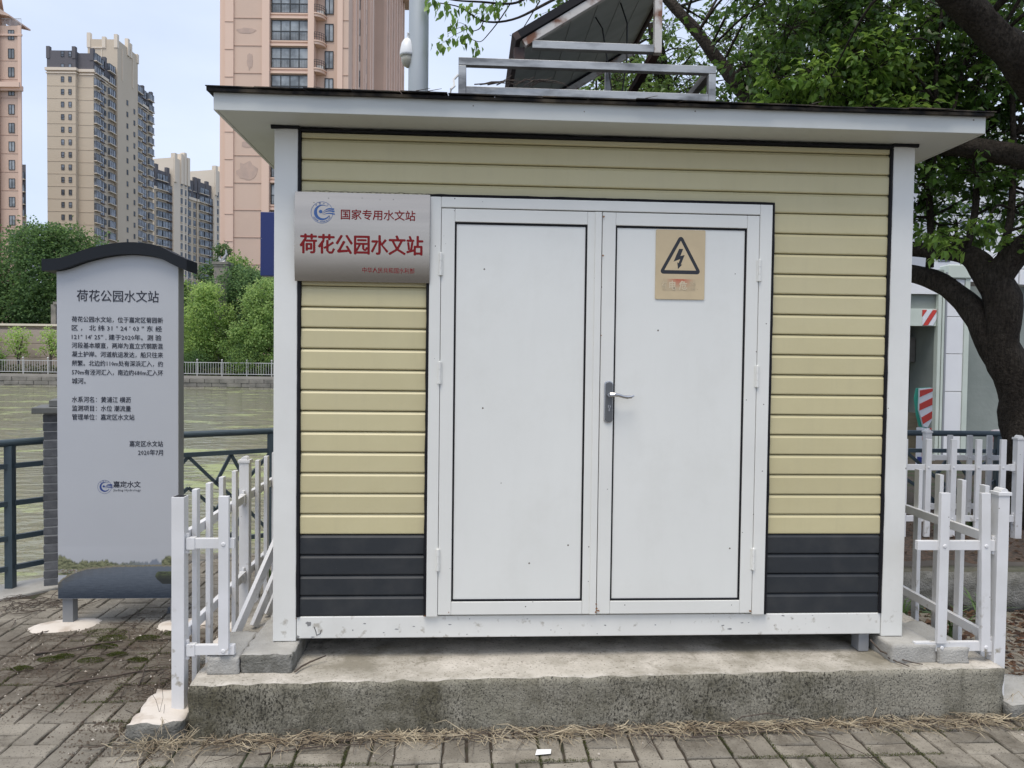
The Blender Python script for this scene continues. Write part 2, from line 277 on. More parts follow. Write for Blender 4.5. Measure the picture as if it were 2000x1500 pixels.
def empty(name, loc=(0,0,0), rz=0., **k):
    o = bpy.data.objects.new(name, None); COL.objects.link(o); o.location = loc; o.rotation_euler = (0,0,rz); o.empty_display_size = .1
    return tag(o, **k)
def inst(src_me, name, parent, loc, rot=(0,0,0), scale=(1,1,1)):
    o = bpy.data.objects.new(name, src_me); COL.objects.link(o); o.parent = parent; o.location = loc; o.rotation_euler = rot; o.scale = scale; return o
def kids(o): return [c for c in bpy.data.objects if c.parent == o]
def copy_tree(o, parent=None):
    c = o.copy(); COL.objects.link(c)
    if parent: c.parent = parent
    for ch in kids(o): copy_tree(ch, c)
    return c
FW0 = Vector((-math.sin(YAW), math.cos(YAW), 0))
def CF(x, d, z): return Vector((CAM.x, CAM.y, 0))+r0*x+FW0*d+Vector((0,0,z))     # metres right of / ahead of the viewing spot -> world
# text as thin mesh, lying in the X-Z plane and facing -Y
def text_part(s, name, parent, x0, x1, zc, h, y, m, bold=0., align=None, rot=0., label=None, depth=.0008, stack=0.):
    cu = bpy.data.curves.new('t', 'FONT'); cu.body = s; cu.size = 1; cu.resolution_u = 1; cu.offset = bold
    o = bpy.data.objects.new('t', cu); COL.objects.link(o)
    me = bpy.data.meshes.new_from_object(o.evaluated_get(bpy.context.evaluated_depsgraph_get())); bpy.data.objects.remove(o); bpy.data.curves.remove(cu)
    n = len(me.vertices)
    if n == 0: return None
    bm = None
    if stack:
        bm = bmesh.new(); bm.from_mesh(me); g = bm.verts[:]+bm.edges[:]+bm.faces[:]
        for q, (dx_, dy_) in enumerate(((stack,0),(-stack,0),(0,stack*.6),(0,-stack*.6))):
            r_ = bmesh.ops.duplicate(bm, geom=g); bmesh.ops.translate(bm, verts=[v for v in r_['geom'] if isinstance(v, bmesh.types.BMVert)], vec=(dx_,dy_,.0003*(q+1)))
        bm.to_mesh(me); bm.free(); n = len(me.vertices)
    co = np.empty(n*3, 'f'); me.vertices.foreach_get('co', co); co = co.reshape(-1,3)
    mn, mxx = co.min(0), co.max(0); W_, H_ = mxx[0]-mn[0], mxx[1]-mn[1]
    X = x0+(co[:,0]-mn[0])*(x1-x0)/W_; Z = zc+(co[:,1]-(mn[1]+mxx[1])/2)*(h/H_)
    if rot:
        xc = (x0+x1)/2; dx, dz = X-xc, Z-zc; X = xc+dx*math.cos(rot)-dz*math.sin(rot); Z = zc+dx*math.sin(rot)+dz*math.cos(rot)
    co2 = np.stack([X, y-depth-co[:,2], Z], 1).astype('f'); me.vertices.foreach_set('co', co2.ravel())
    me.materials.clear(); me.materials.append(m); me.name = name; me.update()
    # text curves lie face up (+Z); after the map their faces look toward -Y
    ob = bpy.data.objects.new(name, me); COL.objects.link(ob); ob.parent = parent
    if label: ob['label'] = label
    return ob
# leaves -----------------------------------------------------------------
def leaf_mesh(name, pos, dirn, size, tint, m, parent=None, wid=.52, four=True, kind=None):
    n = len(pos); d = dirn/np.linalg.norm(dirn, axis=1, keepdims=True)
    upv = rng.normal(0, .55, (n,3)); upv[:,2] += 1.; a = np.cross(d, upv); a /= np.linalg.norm(a, axis=1, keepdims=True)+1e-9; nn = np.cross(a, d)
    Ls = size[:,None]; 
    if four:
        T = [(0,0,0), (-.5*wid,.42,.10), (.5*wid,.42,.10), (0,.5,0), (-.05*wid,1.,-.13)]
        F = np.array([(0,3,1),(0,2,3),(1,3,4),(3,2,4)])
    else:
        T = [(0,0,0), (-.5*wid,.5,.12), (.5*wid,.5,.12), (0,1,-.05)]; F = np.array([(0,2,1),(1,2,3)])
    V = np.stack([pos+Ls*(a*x+d*y+nn*z) for x,y,z in T], 1).reshape(-1,3)
    k = len(T); FF = (F[None]+(np.arange(n)*k)[:,None,None]).reshape(-1,3)
    me = bpy.data.meshes.new(name); me.vertices.add(len(V)); me.vertices.foreach_set('co', V.astype('f').ravel())
    me.loops.add(FF.size); me.loops.foreach_set('vertex_index', FF.ravel().astype('i')); me.polygons.add(len(FF)); me.polygons.foreach_set('loop_start', np.arange(0, FF.size, 3, dtype='i'))
    me.update(calc_edges=True); ca = me.color_attributes.new('tint', 'FLOAT_COLOR', 'POINT')
    C4 = np.ones((len(V),4), 'f'); C4[:,:3] = np.repeat(tint, k, 0); ca.data.foreach_set('color', C4.ravel())
    me.materials.append(m); o = bpy.data.objects.new(name, me); COL.objects.link(o); o.parent = parent
    if kind: o['kind'] = kind
    return o
def tints(n, a, b, jit=.25):
    t = rng.random((n,1)); c = np.array(a)*(1-t)+np.array(b)*t; return np.clip(c*(1+rng.normal(0, jit, (n,1))), .004, 1)
# ================================================================ SETTING
# river
MB().add([(-400,-60,-.85),(400,-60,-.85),(400,74,-.85),(-400,74,-.85)], [(0,1,2,3)]).build('river', WATER, kind='structure')
# near bank ground (soil sheet under the pavers), a thick slab
gp = [(-9.8,-6.1),(-9.8,-60),(60,-60),(60,14),(4.4,14),(3.6,3.5),(-1.5,3.35),(-3.62,2.26),(-3.9,1.93)]
ground = MB().slab(gp, -2.2, -.010).build('ground', SOIL, kind='structure')
rb = MB().box(-400, 400, 66, 1500, -2, -.12).build('far_bank', GREEN, kind='structure')
rb.location = CF(0,0,0); rb.rotation_euler = (0,0,YAW)
# coping along the bank on the left
MB().slab([(-9.82,-6.12),(-9.6,-6.28),(-3.72,1.62),(-3.44,1.96),(-3.60,2.25),(-3.93,1.96)], -2.1, .012).build('bank_coping', CONB, bevel=.01, kind='structure')
# pavers -----------------------------------------------------------------
def paver_mesh(k):
    rr = random.Random(50+k); bm = bmesh.new(); nx, ny = 4, 2; L_, W_ = .1905, .0905
    xs = [-L_/2+L_*i/nx for i in range(nx+1)]; ys = [-W_/2+W_*i/ny for i in range(ny+1)]
    ring = [(x,ys[0]) for x in xs]+[(xs[-1],y) for y in ys[1:]]+[(x,ys[-1]) for x in xs[-2::-1]]+[(xs[0],y) for y in ys[-2:0:-1]]
    j = [(x+rr.uniform(-.0028,.0028), y+rr.uniform(-.0028,.0028)) for x,y in ring]
    n = len(j); v = []; f = []
    for z, s_ in ((-.03,1.),( -.006,1.),(0.,.955)):
        for x, y in j: v.append((x*(s_ if s_<1 else 1)*1., y*(.92 if s_<1 else 1), z+(rr.uniform(-.0015,.0008) if s_<1 else 0)))
    for a in (0,1): f += [(a*n+i, a*n+(i+1)%n, (a+1)*n+(i+1)%n, (a+1)*n+i) for i in range(n)]
    f.append(tuple(2*n+i for i in range(n)))
    me = bpy.data.meshes.new('paver'); me.from_pydata(v, [], f); me.materials.append(PAV); me.update(); return me, v, f
PMS = [paver_mesh(k) for k in range(8)]
def in_ground(x, y):
    if y > 2.9 and x < 3: return False
    if x < -3.2:       # behind the coping line
        if (y-1.62) > (x+3.72)*1.34-.07: return False
        if y > 1.45+(x+3.72)*.95+.12 and x < -3.4: return False
    if -1.76 < x < 1.86 and -.18 < y < 2.25: return False
    if x > 2.0 and y > 1.35: return False
    return True
def proj(x, y, z=0.):
    d = Vector((x,y,z))-CAM; zz = d.dot(fw); 
    return (1000+1490*d.dot(rt)/zz, 750-1490*d.dot(up)/zz, zz) if zz > .2 else (-9e9,0,-1)
cells = []
for i in range(-32, 30):
    for j in range(-26, 18):
        cx, cy = i*.2, j*.2; hor = (i+j) % 2 == 0
        for s_ in (-.05, .05):
            x, y = (cx, cy+s_) if hor else (cx+s_, cy)
            if not in_ground(x, y): continue
            px, py, zz = proj(x, y); vis = -90 < px < 2090 and py < 1600 and zz > 0
            cells.append((0 if vis else 1, zz if vis else abs(x)+abs(y)+9, x, y, hor))
cells.sort(); rest = MB()
for q, (nv, zz, x, y, hor) in enumerate(cells):
    me, v, f = PMS[random.randrange(8)]; a = (0 if hor else math.pi/2)+random.gauss(0,.010)+(math.pi if random.random()<.5 else 0)
    z = random.gauss(0,.0022); x += random.gauss(0,.0015); y += random.gauss(0,.0015); tx, ty = random.gauss(0,.010), random.gauss(0,.010)
    if q < 298 and not nv:
        inst(me, 'paver', ground, (x,y,z), (tx,ty,a))
    else:
        ca, sa = math.cos(a), math.sin(a); rest.add([(x+vx*ca-vy*sa, y+vx*sa+vy*ca, z+vz+tx*vy*.5) for vx,vy,vz in v], f)
o = rest.build('paver', PAV, ground); o['kind'] = 'stuff'
# raised bed on the right: concrete kerb blocks with soil
def rough_box(name, x0, x1, y0, y1, z0, z1, mats, parent=None, amp=.006, step=.06, rz=0., taper=0., seed=0, ms=10., **k):
    bm = bmesh.new(); nx, ny, nz_ = [max(1, int(round(abs(d)/step))) for d in (x1-x0, y1-y0, z1-z0)]
    v = {}; 
    def V(i,j,l_):
        if (i,j,l_) not in v:
            p = Vector((x0+(x1-x0)*i/nx, y0+(y1-y0)*j/ny, z0+(z1-z0)*l_/nz_))
            q = Vector((p.x*ms+seed, p.y*ms, p.z*ms)); d = Vector((noise.noise(q), noise.noise(q+Vector((9,3,5))), noise.noise(q+Vector((4,8,1)))))*amp
            edge = sum((i in (0,nx), j in (0,ny), l_ in (0,nz_)))
            if edge >= 2: d *= 1.8; c_ = Vector(((x0+x1)/2-p.x, (y0+y1)/2-p.y, (z0+z1)/2-p.z)); c_ = Vector([math.copysign(1,t) if e else 0 for t,e in zip(c_, (i in (0,nx), j in (0,ny), l_ in (0,nz_)))]); p += c_*abs(noise.noise(q*1.7))*amp*1.2
            v[(i,j,l_)] = bm.verts.new(p+d)
        return v[(i,j,l_)]
    def quad(a,b,c,d,mi): f = bm.faces.new((V(*a),V(*b),V(*c),V(*d))); f.material_index = mi; f.smooth = True
    for i in range(nx):
        for j in range(ny): quad((i,j,nz_),(i+1,j,nz_),(i+1,j+1,nz_),(i,j+1,nz_),0); quad((i,j,0),(i,j+1,0),(i+1,j+1,0),(i+1,j,0),1)
        for l_ in range(nz_): quad((i,0,l_),(i+1,0,l_),(i+1,0,l_+1),(i,0,l_+1),1); quad((i,ny,l_),(i,ny,l_+1),(i+1,ny,l_+1),(i+1,ny,l_),1)
    for j in range(ny):
        for l_ in range(nz_): quad((0,j,l_),(0,j,l_+1),(0,j+1,l_+1),(0,j+1,l_),1); quad((nx,j,l_),(nx,j+1,l_),(nx,j+1,l_+1),(nx,j,l_+1),1)
    for e in bm.edges:
        if len(e.link_faces) == 2 and e.calc_face_angle(0) > .8: e.smooth = False
    me = bpy.data.meshes.new(name); bm.to_mesh(me); bm.free()
    for m in mats: me.materials.append(m)
    o = bpy.data.objects.new(name, me); COL.objects.link(o); o.parent = parent; o.rotation_euler = (0,0,rz)
    for a, b in k.items(): o[a] = b
    return o
rough_box('planting_bed', 2.15, 7.5, 1.45, 3.35, -.02, .30, [LITTER, BDARK], amp=.02, step=.12, ms=4, kind='structure')
tag(rough_box('bed_edging', 2.12, 7.4, 1.30, 1.45, -.02, .27, [mat('mossy_concrete', (.12,.11,.085), .95, col2=(.07,.075,.045), nscale=6, bump=1., bscale=50, bdist=.01), MATS['concrete_block_side']], amp=.008, step=.1), 'mossy low concrete edging in front of the planting bed behind the right fence', 'edging')
# ================================================================ PLINTH AND SHED
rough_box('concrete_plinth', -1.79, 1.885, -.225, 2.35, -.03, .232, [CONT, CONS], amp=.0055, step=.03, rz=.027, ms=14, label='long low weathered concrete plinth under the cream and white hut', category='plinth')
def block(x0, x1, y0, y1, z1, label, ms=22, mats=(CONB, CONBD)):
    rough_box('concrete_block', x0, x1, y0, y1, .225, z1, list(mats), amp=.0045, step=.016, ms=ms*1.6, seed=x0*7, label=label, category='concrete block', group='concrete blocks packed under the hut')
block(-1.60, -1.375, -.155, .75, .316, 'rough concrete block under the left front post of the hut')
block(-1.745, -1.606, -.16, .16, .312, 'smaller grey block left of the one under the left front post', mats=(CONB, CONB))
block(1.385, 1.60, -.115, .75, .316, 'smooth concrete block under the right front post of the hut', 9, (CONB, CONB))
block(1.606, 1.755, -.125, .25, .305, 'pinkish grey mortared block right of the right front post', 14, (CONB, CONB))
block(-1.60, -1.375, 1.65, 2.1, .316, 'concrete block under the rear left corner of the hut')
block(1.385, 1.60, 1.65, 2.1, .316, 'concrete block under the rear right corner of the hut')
shed = empty('utility_hut', (0,0,.318), label='cream plank hut with white frame, double white doors and flat overhanging roof', cat='hut')
SH = shed
def P(mb, name, m, bev=0., **k):
    o = mb.build(name, m, SH, bevel=bev, **k); o.location = (0,0,-.318); return o
D_ = 2.0
for sx in (-1,1):
    for y0, y1 in ((0,.11),(D_-.11,D_)):
        a, b = sorted((sx*1.5, sx*1.394)); P(MB().box(a,b,y0,y1,.318,2.676), 'corner_post', WHITED, .004)
P(MB().box(-1.392,1.392,.004,.10,.329,.431), 'bottom_beam', WHITED, .004)
P(MB().box(-1.392,1.392,D_-.1,D_-.004,.329,.431), 'bottom_beam', WHITED, .004)
for sx in (-1,1):
    a, b = sorted((sx*1.496, sx*1.40)); P(MB().box(a,b,.112,D_-.112,.329,.431), 'bottom_beam', WHITED, .004)
P(MB().box(-1.36,1.36,.10,D_-.1,.38,.43), 'floor_frame', GREYM)
P(MB().box(-1.385,1.385,.045,D_-.04,.432,2.66), 'inner_wall', mat('wall_core', (.02,.02,.02), .9))
P(MB().box(1.30,1.35,.03,.10,.236,.3285), 'support_foot', GREYM)
PH = .0955
def plank_mb(L_, top=PH):
    h = min(PH, top); pr = [(.020,.0),(.004,.0015),(.001,.004),(.0,.008),(.0,min(.080,h)),(.009,min(.0925,h)),(.020,min(.0945,h))] if h > .06 else [(.020,0),(.004,.0015),(.0,.006),(.0,h),(.020,h)]
    mb = MB(); n = len(pr); mb.add([(0,y,z) for y,z in pr]+[(L_,y,z) for y,z in pr], [(i,i+n,i+1+n,i+1) for i in range(n-1)]+[tuple(range(n)), tuple(range(2*n-1,n-1,-1)), (n-1,2*n-1,n,0)]); return mb
cache = {}
def plank(x0, L_, z, dark, y=.006, rz=0., top=PH):
    k = (round(L_,4), round(top,3), dark)
    if k not in cache: cache[k] = plank_mb(L_, top).mesh('plank', DARKP if dark else CREAM)
    return inst(cache[k], 'plank', SH, (x0, y, z-.318), (0,0,rz))
for k in range(24):
    z = .432+PH*k; top = min(PH, 2.652-z)
    if top < .02: break
    dark = k < 4
    if z+PH*.6 < 2.376:
        plank(-1.378, .574, z, dark, top=top); plank(.818, .560, z, dark, top=top)
    else: plank(-1.378, 2.756, z, dark, top=top)
    plank(-1.494, D_-.224, z, dark, y=D_-.112, rz=-math.pi/2, top=top); plank(1.494, D_-.224, z, dark, y=.112, rz=math.pi/2, top=top); plank(1.378, 2.756, z, dark, y=D_-.006, rz=math.pi, top=top)
# wobbly black sealant beads
def bead(pts, r_=.006, name='sealant_bead', w=.0015, seg=6):
    P_ = [Vector(p) for p in pts]; q = []
    for a, b in zip(P_[:-1], P_[1:]):
        n = max(2, int((b-a).length/.05)); q += [a.lerp(b, i/n) for i in range(n)]
    q.append(P_[-1]); q = [p+Vector((noise.noise(p*9)*w, 0, noise.noise(p*9+Vector((5,5,5)))*w)) for p in q]
    rs = [r_*(1+.35*noise.noise(p*14)) for p in q]
    return P(MB().tube(q, rs, seg), name, SEAL)
bead([(-1.386,.003,.432),(-1.386,.003,2.655)], .0085); bead([(1.386,.003,.432),(1.386,.003,2.655)], .0085)
bead([(-1.512,-.006,2.672),(-1.39,-.006,2.672),(-1.385,.002,2.663),(1.385,.002,2.663),(1.39,-.006,2.672),(1.512,-.006,2.672)], .009)
bead([(-.801,-.008,.434),(-.801,-.008,2.380),(.815,-.008,2.380),(.815,-.008,.434)], .0075)
# roof
P(MB().box(-1.69,1.69,-.19,D_+.19,2.679,2.70), 'soffit', SOFF)
for nm, b in (('f',(-1.705,1.705,-.20,-.188)),('b',(-1.705,1.705,D_+.188,D_+.20)),('l',(-1.705,-1.692,-.187,D_+.187)),('r',(1.692,1.705,-.187,D_+.187))):
    P(MB().box(*b,2.677,2.752), 'fascia', SOFF, .002)
# hipped felt roof with an uneven front edge
rv = []; rf = []; nx = 60; e = .022
def edge(x, y): return noise.noise(Vector((x*6, y*6, 1)))*.006+noise.noise(Vector((x*22, y*22, 4)))*.004
prof = []
for i in range(nx+1):
    t = i/nx; x = -1.705-e+(3.41+2*e)*t
    ex = edge(x, 0); ex2 = edge(x, 7)
    yf = -.20-e+ex; zr = 2.762+.28*min(1, (1.705+e-abs(x))/1.2)
    droop = .012*max(0, 1-abs(x+1.727)/.06)
    prof.append([(x,yf,2.750+ex2*.5-droop*.0),(x,yf-.002,2.7605+ex2*.5+droop*.5),(x,1.0,zr),(x,2.2+e,2.764),(x,2.2+e,2.752),(x,-.19,2.7525)])
vv = [p for c_ in prof for p in c_]; k6 = 6
ff = [(i*k6+a, (i+1)*k6+a, (i+1)*k6+(a+1)%k6, i*k6+(a+1)%k6) for i in range(nx) for a in range(k6)]
ff += [tuple(range(k6-1,-1,-1)), tuple(nx*k6+a for a in range(k6))]
mb = MB(); mb.add(vv, ff); P(mb, 'roof_covering', ROOFM)
# shingles laid on the front slope, each strip lifted a little at the eave
for i in range(17):
    x0 = -1.73+i*.204; mb = MB(); jz = random.uniform(0,.003); jy = random.uniform(-.01,.006)
    x1 = x0+.200; s = .234
    mb.add([(x0,-.235+jy,2.7635+jz),(x1,-.235+jy,2.763+jz),(x1,.12,2.770+.082),(x0,.12,2.770+.082),(x0,-.235+jy,2.768+jz),(x1,-.235+jy,2.767+jz),(x1,.12,2.777+.082),(x0,.12,2.777+.082)], [(0,3,2,1),(4,5,6,7),(0,1,5,4),(1,2,6,5),(2,3,7,6),(3,0,4,7)])
    P(mb, 'shingle', ROOFM)
# door frame and doors
fr = MB(); fr.box(-.795,-.743,-.016,.05,.433,2.374); fr.box(.749,.808,-.016,.05,.433,2.374); fr.box(-.7425,.7485,-.016,.05,2.326,2.374); P(fr, 'door_frame', WHITE, .003)
P(MB().box(-.742,.748,.018,.04,.435,2.325), 'door_rebate', SEAL)
def door(x0, x1, g0, g1, right):
    zb, zt = .441, 2.3215
    m = MB(); st = g0-x0
    m.box(x0,g0,-.014,.016,zb,zt); m.box(g1,x1,-.014,.016,zb,zt); m.box(g0+.0005,g1-.0005,-.014,.016,2.262,zt); m.box(g0+.0005,g1-.0005,-.014,.016,zb,.502)
    dr = P(m, 'door', WHITE, .0025, label='white sheet metal door leaf with lever handle and yellow warning plate' if right else 'white sheet metal door leaf without handle')
    def S(mb, name, mt, bev=0.):
        o = mb.build(name, mt, dr, bevel=bev); return o
    S(MB().box(g0+.008,g1-.008,-.004,.012,.511,2.253), 'door_sheet', PANELW, .002)
    gk = MB(); t = .0075
    gk.box(g0,g0+t,-.009,.004,.503,2.261); gk.box(g1-t,g1,-.009,.004,.503,2.261); gk.box(g0+t+.0002,g1-t-.0002,-.009,.004,2.2535,2.261); gk.box(g0+t+.0002,g1-t-.0002,-.009,.004,.503,.5105); S(gk, 'gasket', SEAL, .002)
    hx = x1+.002 if right else x0-.002
    for hz in (2.065, 1.567, .70):
        h = MB(); h.tube([(hx,-.020,hz-.05),(hx,-.020,hz-.018)], .0075, 10); h.tube([(hx,-.020,hz-.017),(hx,-.020,hz+.017)], .0068, 10); h.tube([(hx,-.020,hz+.018),(hx,-.020,hz+.05)], .0075, 10); h.tube([(hx,-.020,hz+.05),(hx,-.020,hz+.056)], [.006,.003], 10)
        h.box(hx-.012,hx+.012,-.0175,-.0145,hz-.05,hz+.05); S(h, 'hinge', WHITE)
    return dr, S
dL, _ = door(-.741, .0005, -.680, -.066, False)
MB().box(-.031,-.0005,-.019,-.0145,.441,2.3215).build('cover_strip', WHITE, dL, bevel=.002)
dR, S = door(.0035, .747, .066, .689, True)
# lock plate, lever and key hole
def stadium(cx, zc, w_, h_, n=10):
    r_ = w_/2; p = []
    for a in range(n+1): t = math.pi*a/n; p.append((cx+r_*math.cos(t), zc+h_/2-r_*.75+r_*.75*math.sin(t)))
    for a in range(n+1): t = math.pi+math.pi*a/n; p.append((cx+r_*math.cos(t), zc-h_/2+r_*.75+r_*.75*math.sin(t)))
    return p
S(MB().prism(stadium(.043,1.441,.042,.198), -.021, -.0142), 'lock_rim', CHROME, .003)
S(MB().prism(stadium(.045,1.441,.033,.186), -.0245, -.0205), 'lock_plate', LOCKP, .002)
lv = MB(); lv.tube([(.046,-.024,1.475),(.046,-.046,1.475)], [.013,.011], 14)
lp = [(.046,-.050,1.475),(.066,-.055,1.477),(.085,-.056,1.474),(.105,-.055,1.468),(.125,-.053,1.465),(.143,-.051,1.467),(.157,-.049,1.474)]
lv.tube(lp, [.0125,.010,.008,.0075,.0085,.008,.0045], 10, sx=.9); S(lv, 'lever', CHROME)
kh = MB(); kh.tube([(.046,-.0242,1.420),(.046,-.028,1.420)], .008, 12); kh.box(.0425,.0495,-.0275,-.0242,1.398,1.418); S(kh, 'keyhole', CHROME)
MB().box(.0448,.0472,-.0290,-.0281,1.413,1.427).build('key_slot', SEAL, dR)
# chips, scratches and rust runs
def scar(x, z, r_, m, y, name, parent=SH, n=9, st=1.):
    p = [(x+r_*(1+.5*random.uniform(-1,1))*math.cos(2*math.pi*i/n)*st, z+r_*(1+.5*random.uniform(-1,1))*math.sin(2*math.pi*i/n)) for i in range(n)]
    o = MB().prism(p, y-.0006, y).build(name, m, parent)
    if parent is SH: o.location = (0,0,-.318)
    return o
CHIPM = mat('bare_chip', (.22,.22,.22), .6); RUSTS = mat('rust_spot', (.25,.11,.04), .8)
scar(-1.335, .399, .010, CHIPM, .0038, 'paint_chip', st=1.3); scar(-1.385, .338, .006, CHIPM, .0038, 'paint_chip')
for i in range(26):
    scar(random.uniform(-1.35,1.35), random.uniform(.336,.425), random.uniform(.0012,.003), CHIPM, .0038, 'paint_chip', st=random.uniform(1,4), n=6)
for x, z in ((.006,2.30),(.005,2.12),(.004,1.75),(.002,.47),(.004,.46),(-.002,.452),(-1.39,.43),(-.80,.438),(.012,.458),(.0,.49),(-.69,.455),(.74,.45)):
    scar(x, z, random.uniform(.002,.005), RUSTS, -.0195 if abs(x)<.05 else -.0165, 'rust_spot', n=7)
crk = MB(); crk.tube([(-1.312,.003,.385),(-1.303,.003,.362),(-1.300,.003,.345),(-1.283,.003,.352),(-1.279,.003,.37)], .0016, 5); P(crk, 'crack', SEAL)
for x0, x1, z0, z1, y in ((-1.52,-1.48,0,0,0),):
    pass
# ---- steel plaque
plq = empty('station_plaque', (-1.097,0,2.178), label='brushed steel plaque with red lettering beside the double doors', cat='plaque')
def reflect_bow(z): return -.014*(1-((z-2.178)/.201)**2)  # outward bow invented so the lower plate mirrors ground and the upper sky
mb = MB(); zz_ = [1.977+.402*i/16 for i in range(17)]; k_ = len(zz_)
for yo in (-.024,-.0165): mb.v += [(x, yo+reflect_bow(z), z) for z in zz_ for x in (-1.4005,-.7935)]
for i in range(k_-1): a = 2*i; mb.f += [(a,a+1,a+3,a+2),(a+2*k_,a+2+2*k_,a+3+2*k_,a+1+2*k_),(a,a+2,a+2+2*k_,a+2*k_),(a+1,a+1+2*k_,a+3+2*k_,a+3)]
mb.f += [(0,2*k_,2*k_+1,1),(2*k_-2,2*k_-1,4*k_-1,4*k_-2)]; mb.m = [0]*len(mb.f)
o = mb.build('plate', STEEL, plq)
for i_, p_ in enumerate(o.data.polygons): p_.use_smooth = (i_ % 4 == 0 and i_ < 4*(k_-1))
for e_ in o.data.edges:
    v0, v1 = [o.data.vertices[q].co for q in e_.vertices]; e_.use_edge_sharp = not (abs(v0.z-v1.z) < 1e-5 and v0.x != v1.x and 1.98 < v0.z < 2.378); o.location = (1.097,0,-2.178)
o = MB().box(-1.385,-.81,-.0155,.002,1.99,2.365).build('backing', GREYM, plq); o.location = (1.097,0,-2.178)
yP = -.0243
def pz(px, y): return 2.38-(y-376-(px-579)*.031)*.00233
def pxx(px): return -1.40+(px-578)*.002313
def PT(*a, **k):
    o = text_part(*a, **k)
    if o:
        o.location = (1.097,0,-2.178)
        for v in o.data.vertices: v.co.y += reflect_bow(v.co.z)
    return o
PT('国家专用水文站', 'small_heading', plq, pxx(667), pxx(812), pz(740,424), .047, yP, RED, stack=.013)
PT('荷花公园水文站', 'large_heading', plq, pxx(588), pxx(828), pz(708,481), .090, yP, RED, stack=.030)
PT('中华人民共和国水利部', 'ministry_line', plq, pxx(709), pxx(811), pz(760,531.5), .025, yP, RED, bold=.006)
def emblem(cx, cz, r_, y, m, parent, ringtext=True, loc=(0,0,0)):
    mb = MB(); A = lambda rr, t: (cx+rr*math.cos(t), cz+rr*math.sin(t))
    def strip(pts_o, pts_i):
        n = len(pts_o); mb.add([(a,y-.0008,b) for a,b in pts_o]+[(a,y-.0008,b) for a,b in pts_i], [(i,i+1,i+1+n,i+n) for i in range(n-1)])
    T = [math.pi*2*i/60 for i in range(61)]; strip([A(r_,t) for t in T], [A(r_*.965,t) for t in T])
    T = [R(50)+R(285)*i/40 for i in range(41)]
    strip([A(r_*.72,t) for t in T], [(cx+r_*.06+r_*(.50+.14*abs(i/40-.5)*2)*math.cos(t), cz+r_*.04+r_*(.50+.14*abs(i/40-.5)*2)*math.sin(t)) for i, t in enumerate(T)])
    T = [math.pi*2*i/18 for i in range(19)]; mb.add([(cx-.12*r_+.16*r_*math.cos(t), y-.0008, cz+.08*r_+.16*r_*math.sin(t)) for t in T[:-1]], [tuple(range(18))])
    for k, (z0, z1, w0) in enumerate(((-.10,.42,.20),(-.14,.18,.19),(-.22,-.10,.17))):
        xs = [-.02+.2*k*.3+(1.12-.03*k-(-.02))*i/14*.98 for i in range(15)]
        f = lambda t: z0+(z1-z0)*t+.16*math.sin(t*math.pi*1.3)*(1-k*.25)
        strip([(cx+r_*x_, cz+r_*(f(i/14)+w0*math.sin(min(1,i/14*1.25)*math.pi/2)*.55)) for i, x_ in enumerate(xs)], [(cx+r_*x_, cz+r_*(f(i/14)-w0*.12*i/14-.01)) for i, x_ in enumerate(xs)])
    o = mb.build('emblem', m, parent); o.location = loc
    if ringtext:
        for ch, a in zip('中国水文', (128,104,79,54)):
            x, z = A(r_*.85, R(a)); h = r_*.17; t = text_part(ch, 'emblem_character', parent, x-h/2, x+h/2, z, h, y, m, rot=R(a-90)); t.location = loc
        s_ = 'CHINA HYDROLOGY'
        for i, ch in enumerate(s_):
            if ch == ' ': continue
            a = 212+ (330-212)*i/(len(s_)-1); x, z = A(r_*.85, R(a)); h = r_*.15; t = text_part(ch, 'emblem_letter', parent, x-h*(.15 if ch=='I' else .42), x+h*(.15 if ch=='I' else .42), z, h, y, m, rot=R(a+90), bold=.02); t.location = loc
emblem(pxx(630.5), pz(630.5,418), .0495, yP, BLUE, plq, loc=(1.097,0,-2.178))
for q_ in kids(plq):
    if q_.name.startswith('emblem'):
        for v in q_.data.vertices: v.co.y += reflect_bow(v.co.z)
for x, z in ((-1.25,2.352),(-1.315,2.33),(-1.10,2.356),(-1.02,2.35),(-.96,2.353),(-1.245,2.27)):
    o = scar(x, z, .0022, SEAL, yP+reflect_bow(z), 'speck', parent=plq, n=6, st=.7); o.location = (1.097,0,-2.178)
mb = MB()
for i in range(14):
    x = -1.38+i*.042; mb.tube([(x,-.012,2.381+random.uniform(0,.004)),(x+.03,-.014,2.385+random.uniform(0,.006)),(x+.07,-.012,2.381+random.uniform(0,.004))], .0011, 4)
tag(mb.build('dead_stems', TWIG), 'thin dead plant stems lying along the top edge of the steel plaque', 'stems')
# ---- warning plate
wp = empty('warning_plate', (.374,-.004,2.086), label='faded yellow high voltage warning plate with black triangle on the right door', cat='warning sign')
def WB(mb, name, m, bev=0.):
    o = mb.build(name, m, wp, bevel=bev); o.location = (-.374,.004,-2.086); return o
def rrect(x0,x1,z0,z1,r_,n=4):
    p = []
    for cx, cz, a0 in ((x1-r_,z1-r_,0),(x0+r_,z1-r_,90),(x0+r_,z0+r_,180),(x1-r_,z0+r_,270)):
        for i in range(n+1): t = R(a0+90*i/n); p.append((cx+r_*math.cos(t), cz+r_*math.sin(t)))
    return p
WB(MB().prism(rrect(.257,.491,1.924,2.249,.006), -.0095, -.0042), 'plate', BEIGE, .0012)
def tri(cx, zt, zb, hw, rad):
    pts = [(cx-hw,zb),(cx+hw,zb),(cx,zt)]; p = []
    n = 5
    for (x,z), a0 in zip(pts, (150,270,30)):
        for i in range(n+1): t = R(a0+ (120)*i/n) ; p.append((x+rad*math.cos(t), z+rad*math.sin(t)))
    return p
yy = -.0097
